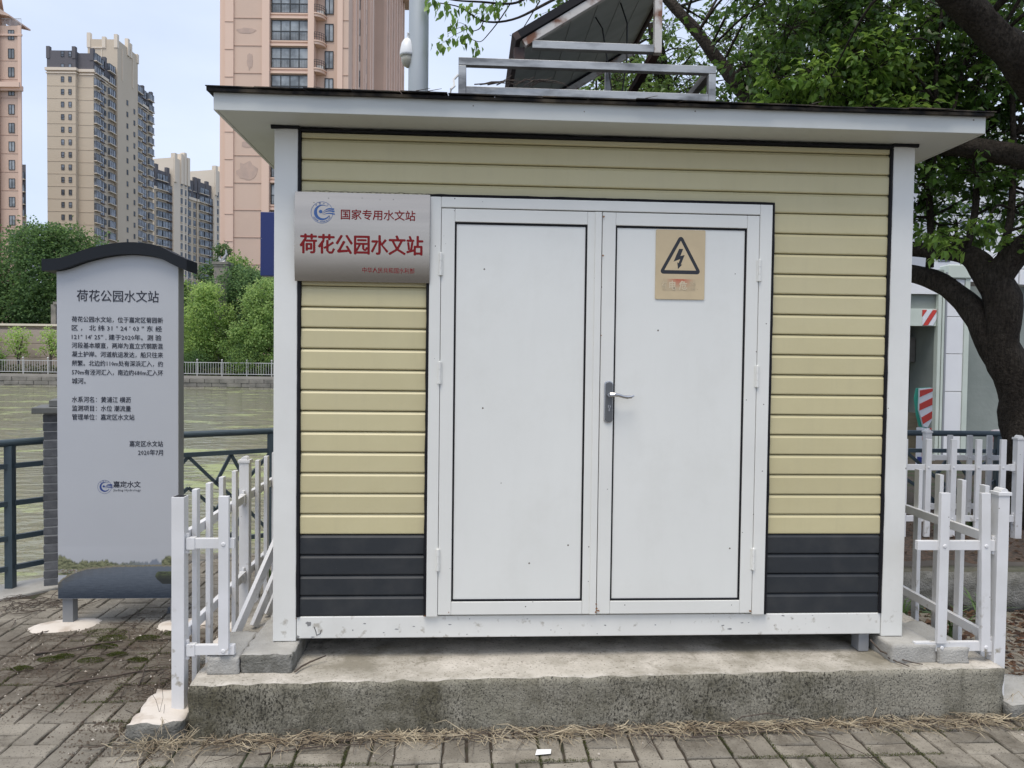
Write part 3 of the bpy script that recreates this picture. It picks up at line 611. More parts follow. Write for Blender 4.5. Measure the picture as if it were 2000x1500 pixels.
po = tri(.374, 2.203, 2.056, .080, .013); pi_ = tri(.374, 2.196, 2.0615, .0735, .0012)
n = len(po); mb = MB(); mb.add([(x,yy,z) for x,z in po]+[(x,yy,z) for x,z in pi_]+[(x,yy+.0012,z) for x,z in po], [(i,(i+1)%n,(i+1)%n+n,i+n) for i in range(n)]+[(i,i+2*n,(i+1)%n+2*n,(i+1)%n) for i in range(n)]); WB(mb, 'warning_triangle', INK)
def wx(cx, cy): return (.257+(cx-352)/850*.234, 2.249-(cy-163)/1215*.325)
WB(MB().prism([wx(*q) for q in ((750,495),(820,495),(775,620),(848,600),(785,768),(808,768),(737,848),(722,728),(745,745),(772,672),(658,720))], yy, yy+.001), 'lightning_bolt', INK)
WB(MB().prism([wx(*q) for q in ((480,1018),(1040,1024),(1035,1225),(475,1225))], -.0101, -.0096), 'faded_red_band', REDF)
for ch, x0, x1 in (('电',588,712),('危',758,905)):
    a, b = wx(x0,1050), wx(x1,1215); o = text_part(ch, 'lettering', wp, a[0], b[0], (a[1]+b[1])/2, abs(a[1]-b[1]), -.0103, BEIGE2, bold=.03); o.location = (-.374,.004,-2.086)
o = text_part('有', 'lettering', wp, wx(455,0)[0], wx(548,0)[0], wx(0,1132)[1], .04, -.0103, mat('ghost_letter', (.56,.46,.30), .5), bold=.02); o.location = (-.374,.004,-2.086)
o = text_part('险', 'lettering', wp, wx(945,0)[0], wx(1050,0)[0], wx(0,1132)[1], .04, -.0103, MATS['ghost_letter'], bold=.0); o.location = (-.374,.004,-2.086)
# ================================================================ SOLAR MOUNT
sm = empty('solar_panel_rack', (-.055,.76,2.86), label='rusty steel rack on the roof holding a tilted solar panel', cat='solar panel')
def SB(mb, name, m, bev=0.):
    o = mb.build(name, m, sm, bevel=bev); o.location = (.055,-.76,-2.86); return o
t = .036
x0, x1, ya, yb, za, zb = -.655, .545, .12, 1.45, 2.903, 3.037
for y in (ya, yb):
    SB(MB().box(x0-t/2,x1+t/2,y-t/2,y+t/2,zb-t/2,zb+t/2), 'top_rail', GALV, .002); SB(MB().box(x0+t/2+.001,x1-t/2-.001,y-t/2,y+t/2,za-t/2,za+t/2), 'bottom_rail', GALV, .002)
    for x in (x0, x1): SB(MB().box(x-t/2,x+t/2,y-t/2+.001,y+t/2-.001,za-t/2-.005,zb-t/2-.001), 'post', GALV, .002)
for x in (x0, x1): SB(MB().box(x-t/2,x+t/2,ya+t/2+.001,yb-t/2-.001,zb-t/2,zb+t/2), 'side_rail', GALV, .002)
for x in (x0, x1):
    SB(MB().box(x-.03,x+.03,ya-.03,ya+.03,2.855,za-t/2-.006), 'foot_plate', RUSTD); SB(MB().box(x-.02,x+.02,yb-.02,yb+.02,2.92,za-t/2-.001), 'foot_plate', RUSTD)
A_ = Vector((-.385,.12,3.128)); B_ = Vector((.46,.12,3.658)); dv = (B_-A_).normalized(); nv = Vector((-dv.z,0,dv.x))
SB(MB().bar((-.325,.12,3.128),(.258,.12,3.128),t,t), 'cross_bar', GALV, .002)
SB(MB().bar((.278,.12,3.108),(.278,.12,3.50),t,t), 'upright', RUSTW, .002)
SB(MB().bar(A_+Vector((.02,0,.005)),B_,t,t), 'slope_bar', RUSTW, .002); SB(MB().bar(A_+Vector((.02,1.28,.005)),B_+Vector((0,1.28,0)),t,t), 'slope_bar', RUSTW, .002)
SB(MB().bar((.278,.14,3.128),(.278,1.45,3.128),t,t), 'brace', RUSTD); SB(MB().bar((-.365,.10,2.92),(-.365,.10,3.125),.03,.03), 'leg', RUSTD) if False else None
SB(MB().bar((-.385,.145,3.05),(-.385,.145,3.12),.05,.04), 'leg', RUSTD); SB(MB().bar((.278,1.45,3.055),(.278,1.45,3.54),t,t), 'leg', GALV); SB(MB().bar((-.385,1.45,3.055),(-.385,1.45,3.12),t,t), 'leg', GALV)
def panel_bar(s0, s1, y0, y1, h0, h1):
    v = []
    for s_, y, h in ((s0,y0,h0),(s1,y0,h0),(s1,y1,h0),(s0,y1,h0),(s0,y0,h1),(s1,y0,h1),(s1,y1,h1),(s0,y1,h1)):
        p = A_+dv*s_+nv*h; v.append((p.x, y, p.z))
    mb = MB(); mb.add(v, [(0,3,2,1),(4,5,6,7),(0,1,5,4),(1,2,6,5),(2,3,7,6),(3,0,4,7)]); return mb
SB(panel_bar(.02,.98,.14,1.40,.034,.040), 'backsheet', SOLB); SB(panel_bar(.02,.98,.14,1.40,.041,.046), 'solar_glass', SOLF)
for q in ((-.01,.019,.095,1.445),(.981,1.01,.095,1.445)): SB(panel_bar(*q,.019,.055), 'panel_frame', RUSTD)
for q in ((.0195,.9805,.095,.139),(.0195,.9805,1.401,1.445)): SB(panel_bar(*q,.019,.055), 'panel_frame', SEAL)
for i in range(1,6): SB(panel_bar(.02+.16*i-.0015,.02+.16*i+.0015,.15,1.39,.0325,.0338), 'cell_seam', mat('seam_pale', (.30,.31,.29), .7))
cb = MB(); cb.tube([A_+Vector((.42,.35,.30)),A_+Vector((.43,.2,.18)),A_+Vector((.45,.12,-.05)),A_+Vector((.47,.1,-.2)),A_+Vector((.5,.5,-.28))], .004, 6); cb.tube([A_+Vector((.55,.35,.38)),A_+Vector((.56,.22,.22)),A_+Vector((.54,.12,.0)),A_+Vector((.52,.15,-.2)),A_+Vector((.5,.5,-.28))], .004, 6); SB(cb, 'cable', CABLE)
wc = MB(); wc.tube([(-.71,.02,2.83),(-.705,.02,2.875),(-.69,.05,2.90),(-.695,.08,2.94),(-.675,.10,2.97)], .006, 6); tag(wc.build('cable_end', ACW), 'frayed pale cable end at the left foot of the roof rack', 'cable')
tw = MB()
for i in range(9):
    x = random.uniform(-.60,-.30); z = 2.925; tw.tube([(x,.09,z),(x+.05,.08,z+random.uniform(.0,.03)),(x+.12,.09,z+random.uniform(.0,.035)),(x+.18,.085,z+random.uniform(-.01,.05))], [.003,.003,.002,.001], 5)
for x in (-.85,-.80,.15,.9): tw.tube([(x,-.20,2.785),(x+.03,-.19,2.795),(x+.06,-.18,2.805)], [.002,.0015,.001], 4)
tag(tw.build('roof_twigs', TWIG), 'dead twigs caught on the roof edge inside the solar rack', 'twigs')
# ================================================================ SIGN TOTEM
sg = empty('information_sign', (-2.70,1.2,0), label='tall grey information sign with black wave shaped cap and river picture', cat='sign')
ys0, ys1 = 1.155, 1.245
def G(mb, name, m, bev=0.):
    o = mb.build(name, m, sg, bevel=bev); o.location = (2.70,-1.2,0); return o
def sX(px): return -3.062+(px-112)*.00298
def sZ(y, px=112): return 2.128-(y-530)*.003077+(px-112)*.00005
capx = [92,130,180,230,275,315,345,372]; capt = [509,505,487.5,476,473.5,479,492.5,504]
top = [(sX(a), sZ(b)) for a, b in zip(capx, capt)]
def smooth(pts, k=5):
    q = []
    for i in range(len(pts)-1):
        p = [pts[max(i-1,0)], pts[i], pts[i+1], pts[min(i+2,len(pts)-1)]]
        for j in range(k):
            t = j/k; q.append(tuple(.5*(2*p[1][c]+(p[2][c]-p[0][c])*t+(2*p[0][c]-5*p[1][c]+4*p[2][c]-p[3][c])*t*t+(3*p[1][c]-p[0][c]-3*p[2][c]+p[3][c])*t**3) for c in (0,1)))
    q.append(pts[-1]); return q
ct = smooth(top); n = len(ct); mb = MB(); th = .069
for y in (ys0-.045, ys1+.045): mb.v += [(x,y,z) for x,z in ct]+[(x,y,z-th) for x,z in ct]
for i in range(n-1): mb.f += [(i,i+n,i+1+n,i+1),(2*n+i,2*n+i+1,3*n+i+1,3*n+i),(i,i+1,2*n+i+1,2*n+i),(n+i,3*n+i,3*n+i+1,n+i+1)]
mb.f += [(0,2*n,3*n,n),(n-1,2*n-1,4*n-1,3*n-1)]; mb.m = [0]*len(mb.f); G(mb, 'cap', SIGNC)
xl, xr, zbm = sX(113), sX(350), sZ(1168)
body = [(x, z-th-.0015) for x, z in ct if xl < x < xr]; f0 = np.interp(xl, [a for a,b in ct], [b for a,b in ct])-th-.0015; f1 = np.interp(xr, [a for a,b in ct], [b for a,b in ct])-th-.0015
poly = [(xl,zbm),(xr,zbm),(xr,f1)]+body[::-1]+[(xl,f0)]
G(MB().prism(poly, ys0, ys0+.012), 'front_panel', SIGNP, .001); G(MB().prism([(x if x>xl+.001 else x, z) for x,z in poly], ys0+.0125, ys1), 'casing', SIGNS)
for a in (118, 332): G(MB().box(sX(a),sX(a)+.062,ys0+.02,ys0+.08,-.02,zbm-.001), 'leg', SIGNS, .002)
yT = ys0-.0002
def ST(s_, name, a, b, y, h, m=TXT, **k):
    o = text_part(s_, name, sg, sX(a), sX(b), sZ(y), h, yT, m, **k)
    if o: o.location = (2.70,-1.2,0)
    return o
ST('荷花公园水文站','title',152,312,576,.070,stack=.008)
for s_, a, b, y in (('荷花公园水文站，位于嘉定区菊园新',142,320,622),('区 ， 北 纬 31 ° 24 ′ 03 ″ 东 经',142,318,638.5),('121° 14′ 25″ , 建于2020年。测 验',142,317,656),('河段基本顺直，两岸为直立式钢筋混',142,320,672.5),
    ('凝土护岸。河道航运发达，船只往来',142,320,689.5),('频繁。北边约110m处有深浜汇入，约',142,320,707),('570m有泾河汇入，南边约680m汇入环',142,320,724.5),('城河。',142,169,741.5),
    ('水系河名：黄浦江 横沥',142,257,777.5),('监测项目：水位 潮流量',142,257,794.5),('管理单位：嘉定区水文站',142,264,811.5),('嘉定区水文站',254,320,863),('2020年7月',271,320,880)):
    ST(s_, 'text_line', a, b, y, .0355, stack=.010)
ST('嘉定水文','logo_lettering',222,276,943,.040,bold=.02); ST('Jiading Hydrology','logo_lettering',222,276,955,.019)
emblem(sX(205), sZ(948), .041, yT, mat('sign_blue', (.02,.05,.22), .5), sg, ringtext=False, loc=(2.70,-1.2,0))
for ch, a in zip('中国水文', (128,104,79,54)):
    x, z = sX(205)+.035*math.cos(R(a)), sZ(948)+.035*math.sin(R(a)); t_ = text_part(ch, 'emblem_character', sg, x-.004, x+.004, z, .008, yT, MATS['sign_blue'], rot=R(a-90)); t_.location = (2.70,-1.2,0)
# printed river picture at the foot of the panel (flat print, painted into a fine grid)
gw, gh = 170, 90; zt_ = sZ(1066); VX = []; VC = []
def nse(x, y, s_, o=0): return noise.fractal(Vector((x*s_, y*s_, o)), .6, 2., 5)*.5+.5
def lerp(a, b, t): t = max(0, min(1, t)); return tuple(a[i]*(1-t)+b[i]*t for i in range(3))
def pic(u, v):            # u 0..1 left-right, v 0..1 bottom-top
    sky_ = (.44,.455,.485); c = sky_; hor = .58
    hill = .62+.22*nse(u,0,9)*(.45+1.3*abs(u-.55))+.05*nse(u,0,40)
    if u > .86: hill += .18*(u-.86)/.14*nse(u,1,25)*1.6
    if v < hill and v > .45:
        g = nse(u,v,26); c = lerp((.075,.085,.05),(.24,.25,.14),g*2.4-.7); c = lerp(c, (.20,.23,.28), (u-.45)*3) if .45 < u < .86 else c
        c = lerp(c, sky_, (v-hill+.03)/.04)
    shore = .60-.34*math.exp(-u*7)+.02*nse(u,2,7)
    shore += .01*nse(u,3,30)
    if v < shore+.03 and v > shore-.02: c = lerp((.15,.13,.08),(.30,.28,.21),nse(u,v,60))
    if u < .16 and .50 <= v < .56: c = lerp(c, lerp((.40,.40,.42),(.20,.07,.07),(nse(u,v,55)-.5)*6), nse(u,v,30)*1.4-.3)
    wr = .40-(1-u)*0+.0
    if v < shore:
        t = v/.5; c = lerp((.030,.042,.062),(.14,.165,.20), t*1.05-.05+.35*(nse(u*.7,v*3,18)-.5)-.9*max(0,v-.30)*nse(u*4,0,5)+.12*(nse(u,v*5,90)-.5))
        c = lerp(c, (.10,.08,.045), (shore-v < .16)*(1-(shore-v)/.16)*(.75-u)*1.1*nse(u*3,v,6))
    if u > .87-.06*math.sin(min(1,max(0,(v-.28)/.3))*math.pi) and .27 < v < .52: c = lerp((.03,.035,.035),(.14,.17,.08),(v-.36)*7*nse(u,v,30)+.0)
    if u > .92 and v <= .27: c = lerp(c, (.03,.04,.06), (u-.92)*12)
    fade = (v-.80)/.2
    return lerp(c, (.46,.475,.505), fade) if v > .8 else c
for j in range(gh+1):
    for i in range(gw+1):
        u, v = i/gw, j/gh; VX.append((xl+.001+(xr-xl-.002)*u, ys0-.0006, zbm+.002+(zt_-zbm)*v)); VC.append((*pic(u,v),1))
mb = MB(); mb.add(VX, [(j*(gw+1)+i, j*(gw+1)+i+1, (j+1)*(gw+1)+i+1, (j+1)*(gw+1)+i) for j in range(gh) for i in range(gw)])
PIC = bpy.data.materials.new('river_print'); PIC.use_nodes = True; b_ = PIC.node_tree.nodes['Principled BSDF']; b_.inputs['Roughness'].default_value = .4
a_ = PIC.node_tree.nodes.new('ShaderNodeAttribute'); a_.attribute_name = 'print'; PIC.node_tree.links.new(a_.outputs['Color'], b_.inputs['Base Color'])
o = G(mb, 'river_picture', PIC); ca = o.data.color_attributes.new('print', 'FLOAT_COLOR', 'POINT'); ca.data.foreach_set('color', np.array(VC, 'f').ravel())
# mortar footings
def patch(name, pts, zc, label):
    n = len(pts); cx = sum(p[0] for p in pts)/n; cy = sum(p[1] for p in pts)/n; mb = MB()
    vs = [(x,y,-.006) for x,y in pts]+[(cx+(x-cx)*.82, cy+(y-cy)*.82, zc*.75) for x,y in pts]+[(cx+(x-cx)*.4, cy+(y-cy)*.4, zc) for x,y in pts]+[(cx,cy,zc)]
    mb.add(vs, [(i,(i+1)%n,(i+1)%n+n,i+n) for i in range(n)]+[(i+n,(i+1)%n+n,(i+1)%n+2*n,i+2*n) for i in range(n)]+[(i+2*n,(i+1)%n+2*n,3*n) for i in range(n)])
    tag(mb.build(name, PLAST, smooth=True), label, 'mortar footing', 'mortar footings of the information sign')
def blob(cx, cy, rx, ry, n=18, rz=0., s_=0): 
    q = []
    for i in range(n):
        t = 2*math.pi*i/n; k = 1+.28*noise.noise(Vector((math.cos(t)*1.3+s_, math.sin(t)*1.3, s_))); x, y = rx*k*math.cos(t), ry*k*math.sin(t); q.append((cx+x*math.cos(rz)-y*math.sin(rz), cy+x*math.sin(rz)+y*math.cos(rz)))
    return q
patch('mortar_footing', blob(-3.01,1.16,.21,.115,20,.35,3), .016, 'pale mortar patch around the left leg of the information sign')
patch('mortar_footing', blob(-2.32,1.15,.17,.12,18,.1,8), .016, 'pale mortar patch around the right leg of the information sign')
# ================================================================ WHITE PICKET FENCES
def capd(mb, x, y, z, s_=.03):
    mb.box(x-s_-.003,x+s_+.003,y-s_-.003,y+s_+.003,z-.012,z+.004); mb.tube([(x,y-s_*.9,z+.004),(x,y+s_*.9,z+.004)], [s_*.62]*2, 12)
def bolt(mb, x, y, z, ny): mb.tube([(x,y,z),(x,y+ny*.004,z)], [.0105,.007], 10)
def picket_fence(name, label, posts, pickets, rails, group=None):
    f = empty(name, posts[0][:3] if len(posts[0])>2 else posts[0], label=label, cat='fence'); off = -Vector(f.location)
    def F(mb, nm, bev=.0015, m=FENCE):
        o = mb.build(nm, m, f, bevel=bev); o.location = off; return o
    for p in posts:
        x, y, zb_, zt2, cap_ = p
        mb = MB(); mb.box(x-.027,x+.027,y-.027,y+.027,zb_,zt2); 
        if cap_: capd(mb, x, y, zt2)
        F(mb, 'fence_post')
        if not cap_: F(MB().box(x-.022,x+.022,y-.022,y+.022,zt2,zt2+.0008), 'open_post_end', 0, SEAL)
    for r_ in rails:
        p0, p1 = Vector(r_[0]), Vector(r_[1]); F(MB().bar(p0, p1, .024, .044), 'rail')
        d = (p1-p0).normalized()
        if len(r_) > 2:
            for p, s_ in ((p0,1),(p1,-1)):
                if (s_ == 1 and 's' in r_[2]) or (s_ == -1 and 'e' in r_[2]):
                    mb = MB(); q = p+d*s_*.022; mb.bar(q-d*.018, q+d*.018, .032, .052); e_ = p+d*s_*.004
                    mb.tube([e_+Vector((0,0,-.040)), e_+Vector((0,0,.040))], .007, 8); mb.tube([e_+Vector((0,0,-.044)), e_+Vector((0,0,-.03))], .009, 8); mb.tube([e_+Vector((0,0,.03)), e_+Vector((0,0,.044))], .009, 8); F(mb, 'rail_bracket')
    for (x, y, zb_, zt2, ax, lean) in pickets:
        mb = MB(); wx_, wy_ = (.022,.011) if ax == 'x' else (.011,.022)
        mb.box(x-wx_,x+wx_,y-wy_,y+wy_,zb_,zt2); 
        if lean: mb.v = [(a+(c-zb_)*lean, b_, c) for a,b_,c in mb.v]
        for zz in [r_[0][2] for r_ in rails[:2]]:
            if ax == 'x': bolt(mb, x+(zz-zb_)*lean, y-wy_, zz, -1)
            else: bolt(mb, x, y, zz, -1) if False else mb.tube([(x-wx_,y,zz),(x-wx_-.004,y,zz)], [.0105,.007], 10)
        F(mb, 'picket')
    return f
# left: corner post, one front picket, side run going back
zr0, zr1 = .342, .812
lp_ = [(-1.862,-.150,.085,1.018,False),(-1.862,.83,.02,1.05,True),(-1.862,2.1,.02,1.05,True)]
lpk = [(-1.668,-.165,.325,1.022,'x',0.)]+[(-1.835,y,.14,1.03,'y',0.) for y in (-.03,.15,.34,.55,.99,1.18,1.37,1.56,1.75,1.94)]
lr = [((-1.834,-.150,zr0),(-1.625,-.150,zr0),'s'),((-1.834,-.150,zr1),(-1.625,-.150,zr1),'s')]
for z in (.392,.828): lr += [((-1.862,-.122,z),(-1.862,.802,z+.01),'se'),((-1.862,.858,z+.01),(-1.862,2.072,z+.01),'se')]
picket_fence('picket_fence', 'white picket fence running back along the left side of the hut', lp_, lpk, lr)
rp_ = [(1.905,-.095,.06,1.036,True),(1.93,2.0,.02,1.06,True)]
rpk = [(1.622,-.110,.325,1.035,'x',.0),(1.838,-.110,.285,1.035,'x',-.028)]+[(1.935,y,.14,1.045,'y',0.) for y in (.06,.235,.42,.61,.79,.97,1.15,1.33,1.51,1.69,1.87)]
rr_ = [((1.50,-.095,.305),(1.878,-.095,.305),'e'),((1.50,-.095,.785),(1.878,-.095,.785),'e')]
for z in (.325,.80): rr_ += [((1.905,-.068,z),(1.93,1.972,z+.02),'se')]
picket_fence('picket_fence', 'white picket fence at the right front corner post, beside the right end of the plinth', rp_, rpk, rr_)
bp_ = [(3.678,2.15,.28,1.08,True),(2.58,2.15,.28,1.08,True)]
bpk = [(x,2.136,.31,1.068,'x',0.) for x in (2.752,2.944,3.145,3.346,3.543)]
br_ = [((2.607,2.15,.45),(3.651,2.15,.45),'se'),((2.607,2.15,.848),(3.651,2.15,.848),'se')]
picket_fence('picket_fence', 'shaded grey white picket fence on the planting bed in front of the tree trunk', bp_, bpk, br_)
cp_ = [(3.42,2.92,.28,1.06,True),(4.6,2.92,.28,1.06,True)]
cpk = [(x,2.906,.30,1.03,'x',0.) for x in (3.62,3.80,3.98,4.16,4.34)]
picket_fence('picket_fence', 'rearmost picket fence behind the planting bed beside the slate railing', cp_, cpk, [((3.448,2.92,.40),(4.572,2.92,.40),'se'),((3.448,2.92,.83),(4.572,2.92,.83),'se')])
# block footings under the two corner posts
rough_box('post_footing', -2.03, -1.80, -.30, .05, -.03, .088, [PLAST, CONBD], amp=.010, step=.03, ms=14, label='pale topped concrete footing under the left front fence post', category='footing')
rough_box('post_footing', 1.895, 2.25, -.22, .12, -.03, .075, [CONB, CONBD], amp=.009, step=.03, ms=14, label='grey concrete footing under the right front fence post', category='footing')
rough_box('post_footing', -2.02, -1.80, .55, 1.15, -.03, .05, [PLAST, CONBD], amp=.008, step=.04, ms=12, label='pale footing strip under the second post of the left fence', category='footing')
# slats leaning against the hut on the left
for k, (a, b, lab) in enumerate((((-1.745,.22,.245),(-1.512,.60,.92),'longest white slat leaning between left fence and hut'),((-1.70,.42,.245),(-1.512,.74,.80),'middle white slat with a black clip leaning on the hut'),((-1.68,.60,.245),(-1.512,.86,.74),'short grey slat leaning behind the others on the hut'))):
    o = empty('loose_slat', a, label=lab, cat='slat', group='loose fence slats leaning on the hut'); 
    s_ = MB().bar((0,0,0), Vector(b)-Vector(a), .024, .042).build('slat', FENCE, o, bevel=.001)
    if k == 1:
        c_ = (Vector(b)-Vector(a)); MB().bar(c_*.72, c_*.80, .03, .048).build('clip', SEAL, o)
# ================================================================ SLATE RAILING AND BRICK PILLAR
def railing(name, label, pts, posts, lattice):
    f = empty(name, pts[0], label=label, cat='railing'); off = -Vector(f.location)
    def F(mb, nm): o = mb.build(nm, RAILM, f, smooth=False); o.location = off; return o
    for a, b in zip(pts[:-1], pts[1:]):
        a, b = Vector(a), Vector(b); d = (b-a).normalized()
        F(MB().tube([a+Vector((0,0,1.02)), b+Vector((0,0,1.02))], .026, 14), 'handrail')
        F(MB().bar(a+Vector((0,0,.86)), b+Vector((0,0,.86)), .03, .035), 'upper_rail')
        F(MB().bar(a+Vector((0,0,.15)), b+Vector((0,0,.15)), .03, .035), 'lower_rail')
        if lattice:
            n = max(1, round((b-a).length/.8)); L_ = (b-a).length/n
            for i in range(n):
                s0 = a+d*L_*i; Q = lambda u, z: s0+d*L_*u+Vector((0,0,z))
                for u0, z0, u1, z1 in ((0,.845,.32,.62),(.32,.62,.68,.40),(.68,.40,1,.165),(1,.845,.68,.62),(.68,.62,.55,.48),(.45,.52,.32,.40),(.32,.40,0,.165),(.32,.62,.5,.845),(.68,.62,.5,.845),(.32,.40,.5,.165),(.68,.40,.5,.165),(0,.60,.16,.51),(1,.60,.84,.51),(.16,.51,.32,.40)):
                    F(MB().bar(Q(u0,z0), Q(u1,z1), .02, .026), 'lattice_bar')
        else:
            for z in (.60,.36): F(MB().bar(a+Vector((0,0,z)), b+Vector((0,0,z)), .03, .035), 'middle_rail')
    for p in posts: F(MB().box(p[0]-.026,p[0]+.026,p[1]-.026,p[1]+.026,-.02,1.0), 'post')
dl = Vector((.6,.8,0)); pp = Vector((-3.60,2.13,0))
railing('metal_railing', 'slate grey railing with four horizontal bars left of the brick pillar', [pp-dl*7, pp], [tuple(pp-dl*.28)[:2], tuple(pp-dl*1.9)[:2], tuple(pp-dl*3.7)[:2]], False)
railing('metal_railing', 'slate grey lattice railing between the brick pillar and the hut', [(-3.36,2.24,0),(-2.25,2.93,0),(-1.6,3.1,0)], [(-2.25,2.93),(-1.6,3.1)], True)
railing('metal_railing', 'slate grey lattice railing behind the right fence by the tree', [(1.4,3.22,0),(2.6,3.22,0),(3.4,3.2,0),(4.25,3.17,0),(5.8,3.1,0)], [(1.4,3.22),(2.6,3.22),(4.25,3.17),(5.8,3.1)], True)
pl = empty('brick_pillar', (-3.475,2.12,0), rz=.35, label='dark grey brick pillar with stepped stone cap behind the information sign', cat='pillar')
ww = .145
MB().box(-ww+.005,ww-.005,-ww+.005,ww-.005,-.02,1.225).build('mortar_core', MORT, pl)
bme = {}
def brick(x0,x1,y0,y1,z0,z1):
    k = (round(x1-x0,3), round(y1-y0,3), round(z1-z0,3))
    if k not in bme: bme[k] = MB().box(-(x1-x0)/2,(x1-x0)/2,-(y1-y0)/2,(y1-y0)/2,-(z1-z0)/2,(z1-z0)/2,0,.003).mesh('brick', BRK)
    inst(bme[k], 'brick', pl, ((x0+x1)/2+random.gauss(0,.001), (y0+y1)/2+random.gauss(0,.001), (z0+z1)/2), (0,0,random.gauss(0,.004)))
for c_ in range(20):
    z0 = .004+c_*.061; z1 = z0+.053; j = .004; h = 2*ww
    a = ww-.0; s_ = .09 if c_ % 2 else .19
    brick(-a, -a+s_-j, -a, -a+.045, z0, z1); brick(-a+s_+j, a, -a, -a+.045, z0, z1)
    brick(-a, -a+s_-j, a-.045, a, z0, z1); brick(-a+s_+j, a, a-.045, a, z0, z1)
    s2 = .19 if c_ % 2 else .09
    for xx in (-a, a-.045): brick(xx, xx+.045, -a+.046+j, -a+s2+.03, z0, z1); brick(xx, xx+.045, -a+s2+.03+2*j, a-.046-j, z0, z1)
MB().box(-.205,.205,-.205,.205,1.226,1.268,0,.004).build('cap_slab', CAPM, pl); MB().box(-.11,.17,-.14,.14,1.269,1.315,0,.004).build('cap_block', CAPM, pl)
# ================================================================ POLE WITH CAMERA, NAVY BOARD
cp = empty('camera_pole', (-1.03,2.60,0), label='thick white steel pole with a dome camera rising behind the hut', cat='pole')
MB().tube([(0,0,-.02),(0,0,4.2),(0,0,9)], [.088,.0785,.066], 28).build('shaft', POLEM, cp, smooth=True)
MB().tube([(0,0,-.01),(0,0,.03)], [.16,.16], 28).build('base_flange', POLEM, cp)
db = MB(); db.tube([(-.085,-.02,4.16),(-.085,-.02,4.15),(-.085,-.02,4.12),(-.085,-.02,4.07),(-.085,-.02,4.035),(-.085,-.02,4.02)], [.012,.03,.048,.058,.062,.06], 20)
cc = db.build('dome_camera', CCW, cp, smooth=True)
MB().tube([(-.085,-.02,4.019),(-.085,-.02,3.985),(-.085,-.02,3.95),(-.085,-.02,3.93)], [.05,.049,.035,.006], 20).build('lens_dome', CCG, cc, smooth=True)
MB().tube([(-.06,-.015,4.20),(-.085,-.02,4.20),(-.085,-.02,4.16)], .010, 8).build('arm', CCW, cp)
MB().box(-.03,.03,-.082,-.078,4.0,4.005).build('strap_mark', SEAL, cp) if False else None
nb = empty('navy_board', (-1.85,2.62,0), label='navy blue notice board just behind the left side of the hut', cat='notice board')
MB().box(-.385,.40,-.10,-.01,2.27,2.765).build('face', NAVY, nb, bevel=.004); MB().box(-.26,.30,-.03,.06,2.235,2.268).build('underside_box', GREYM, nb)
for x in (.12, .28): MB().box(x-.03,x+.03,.0,.06,-.02,2.234).build('post', GREYM, nb)
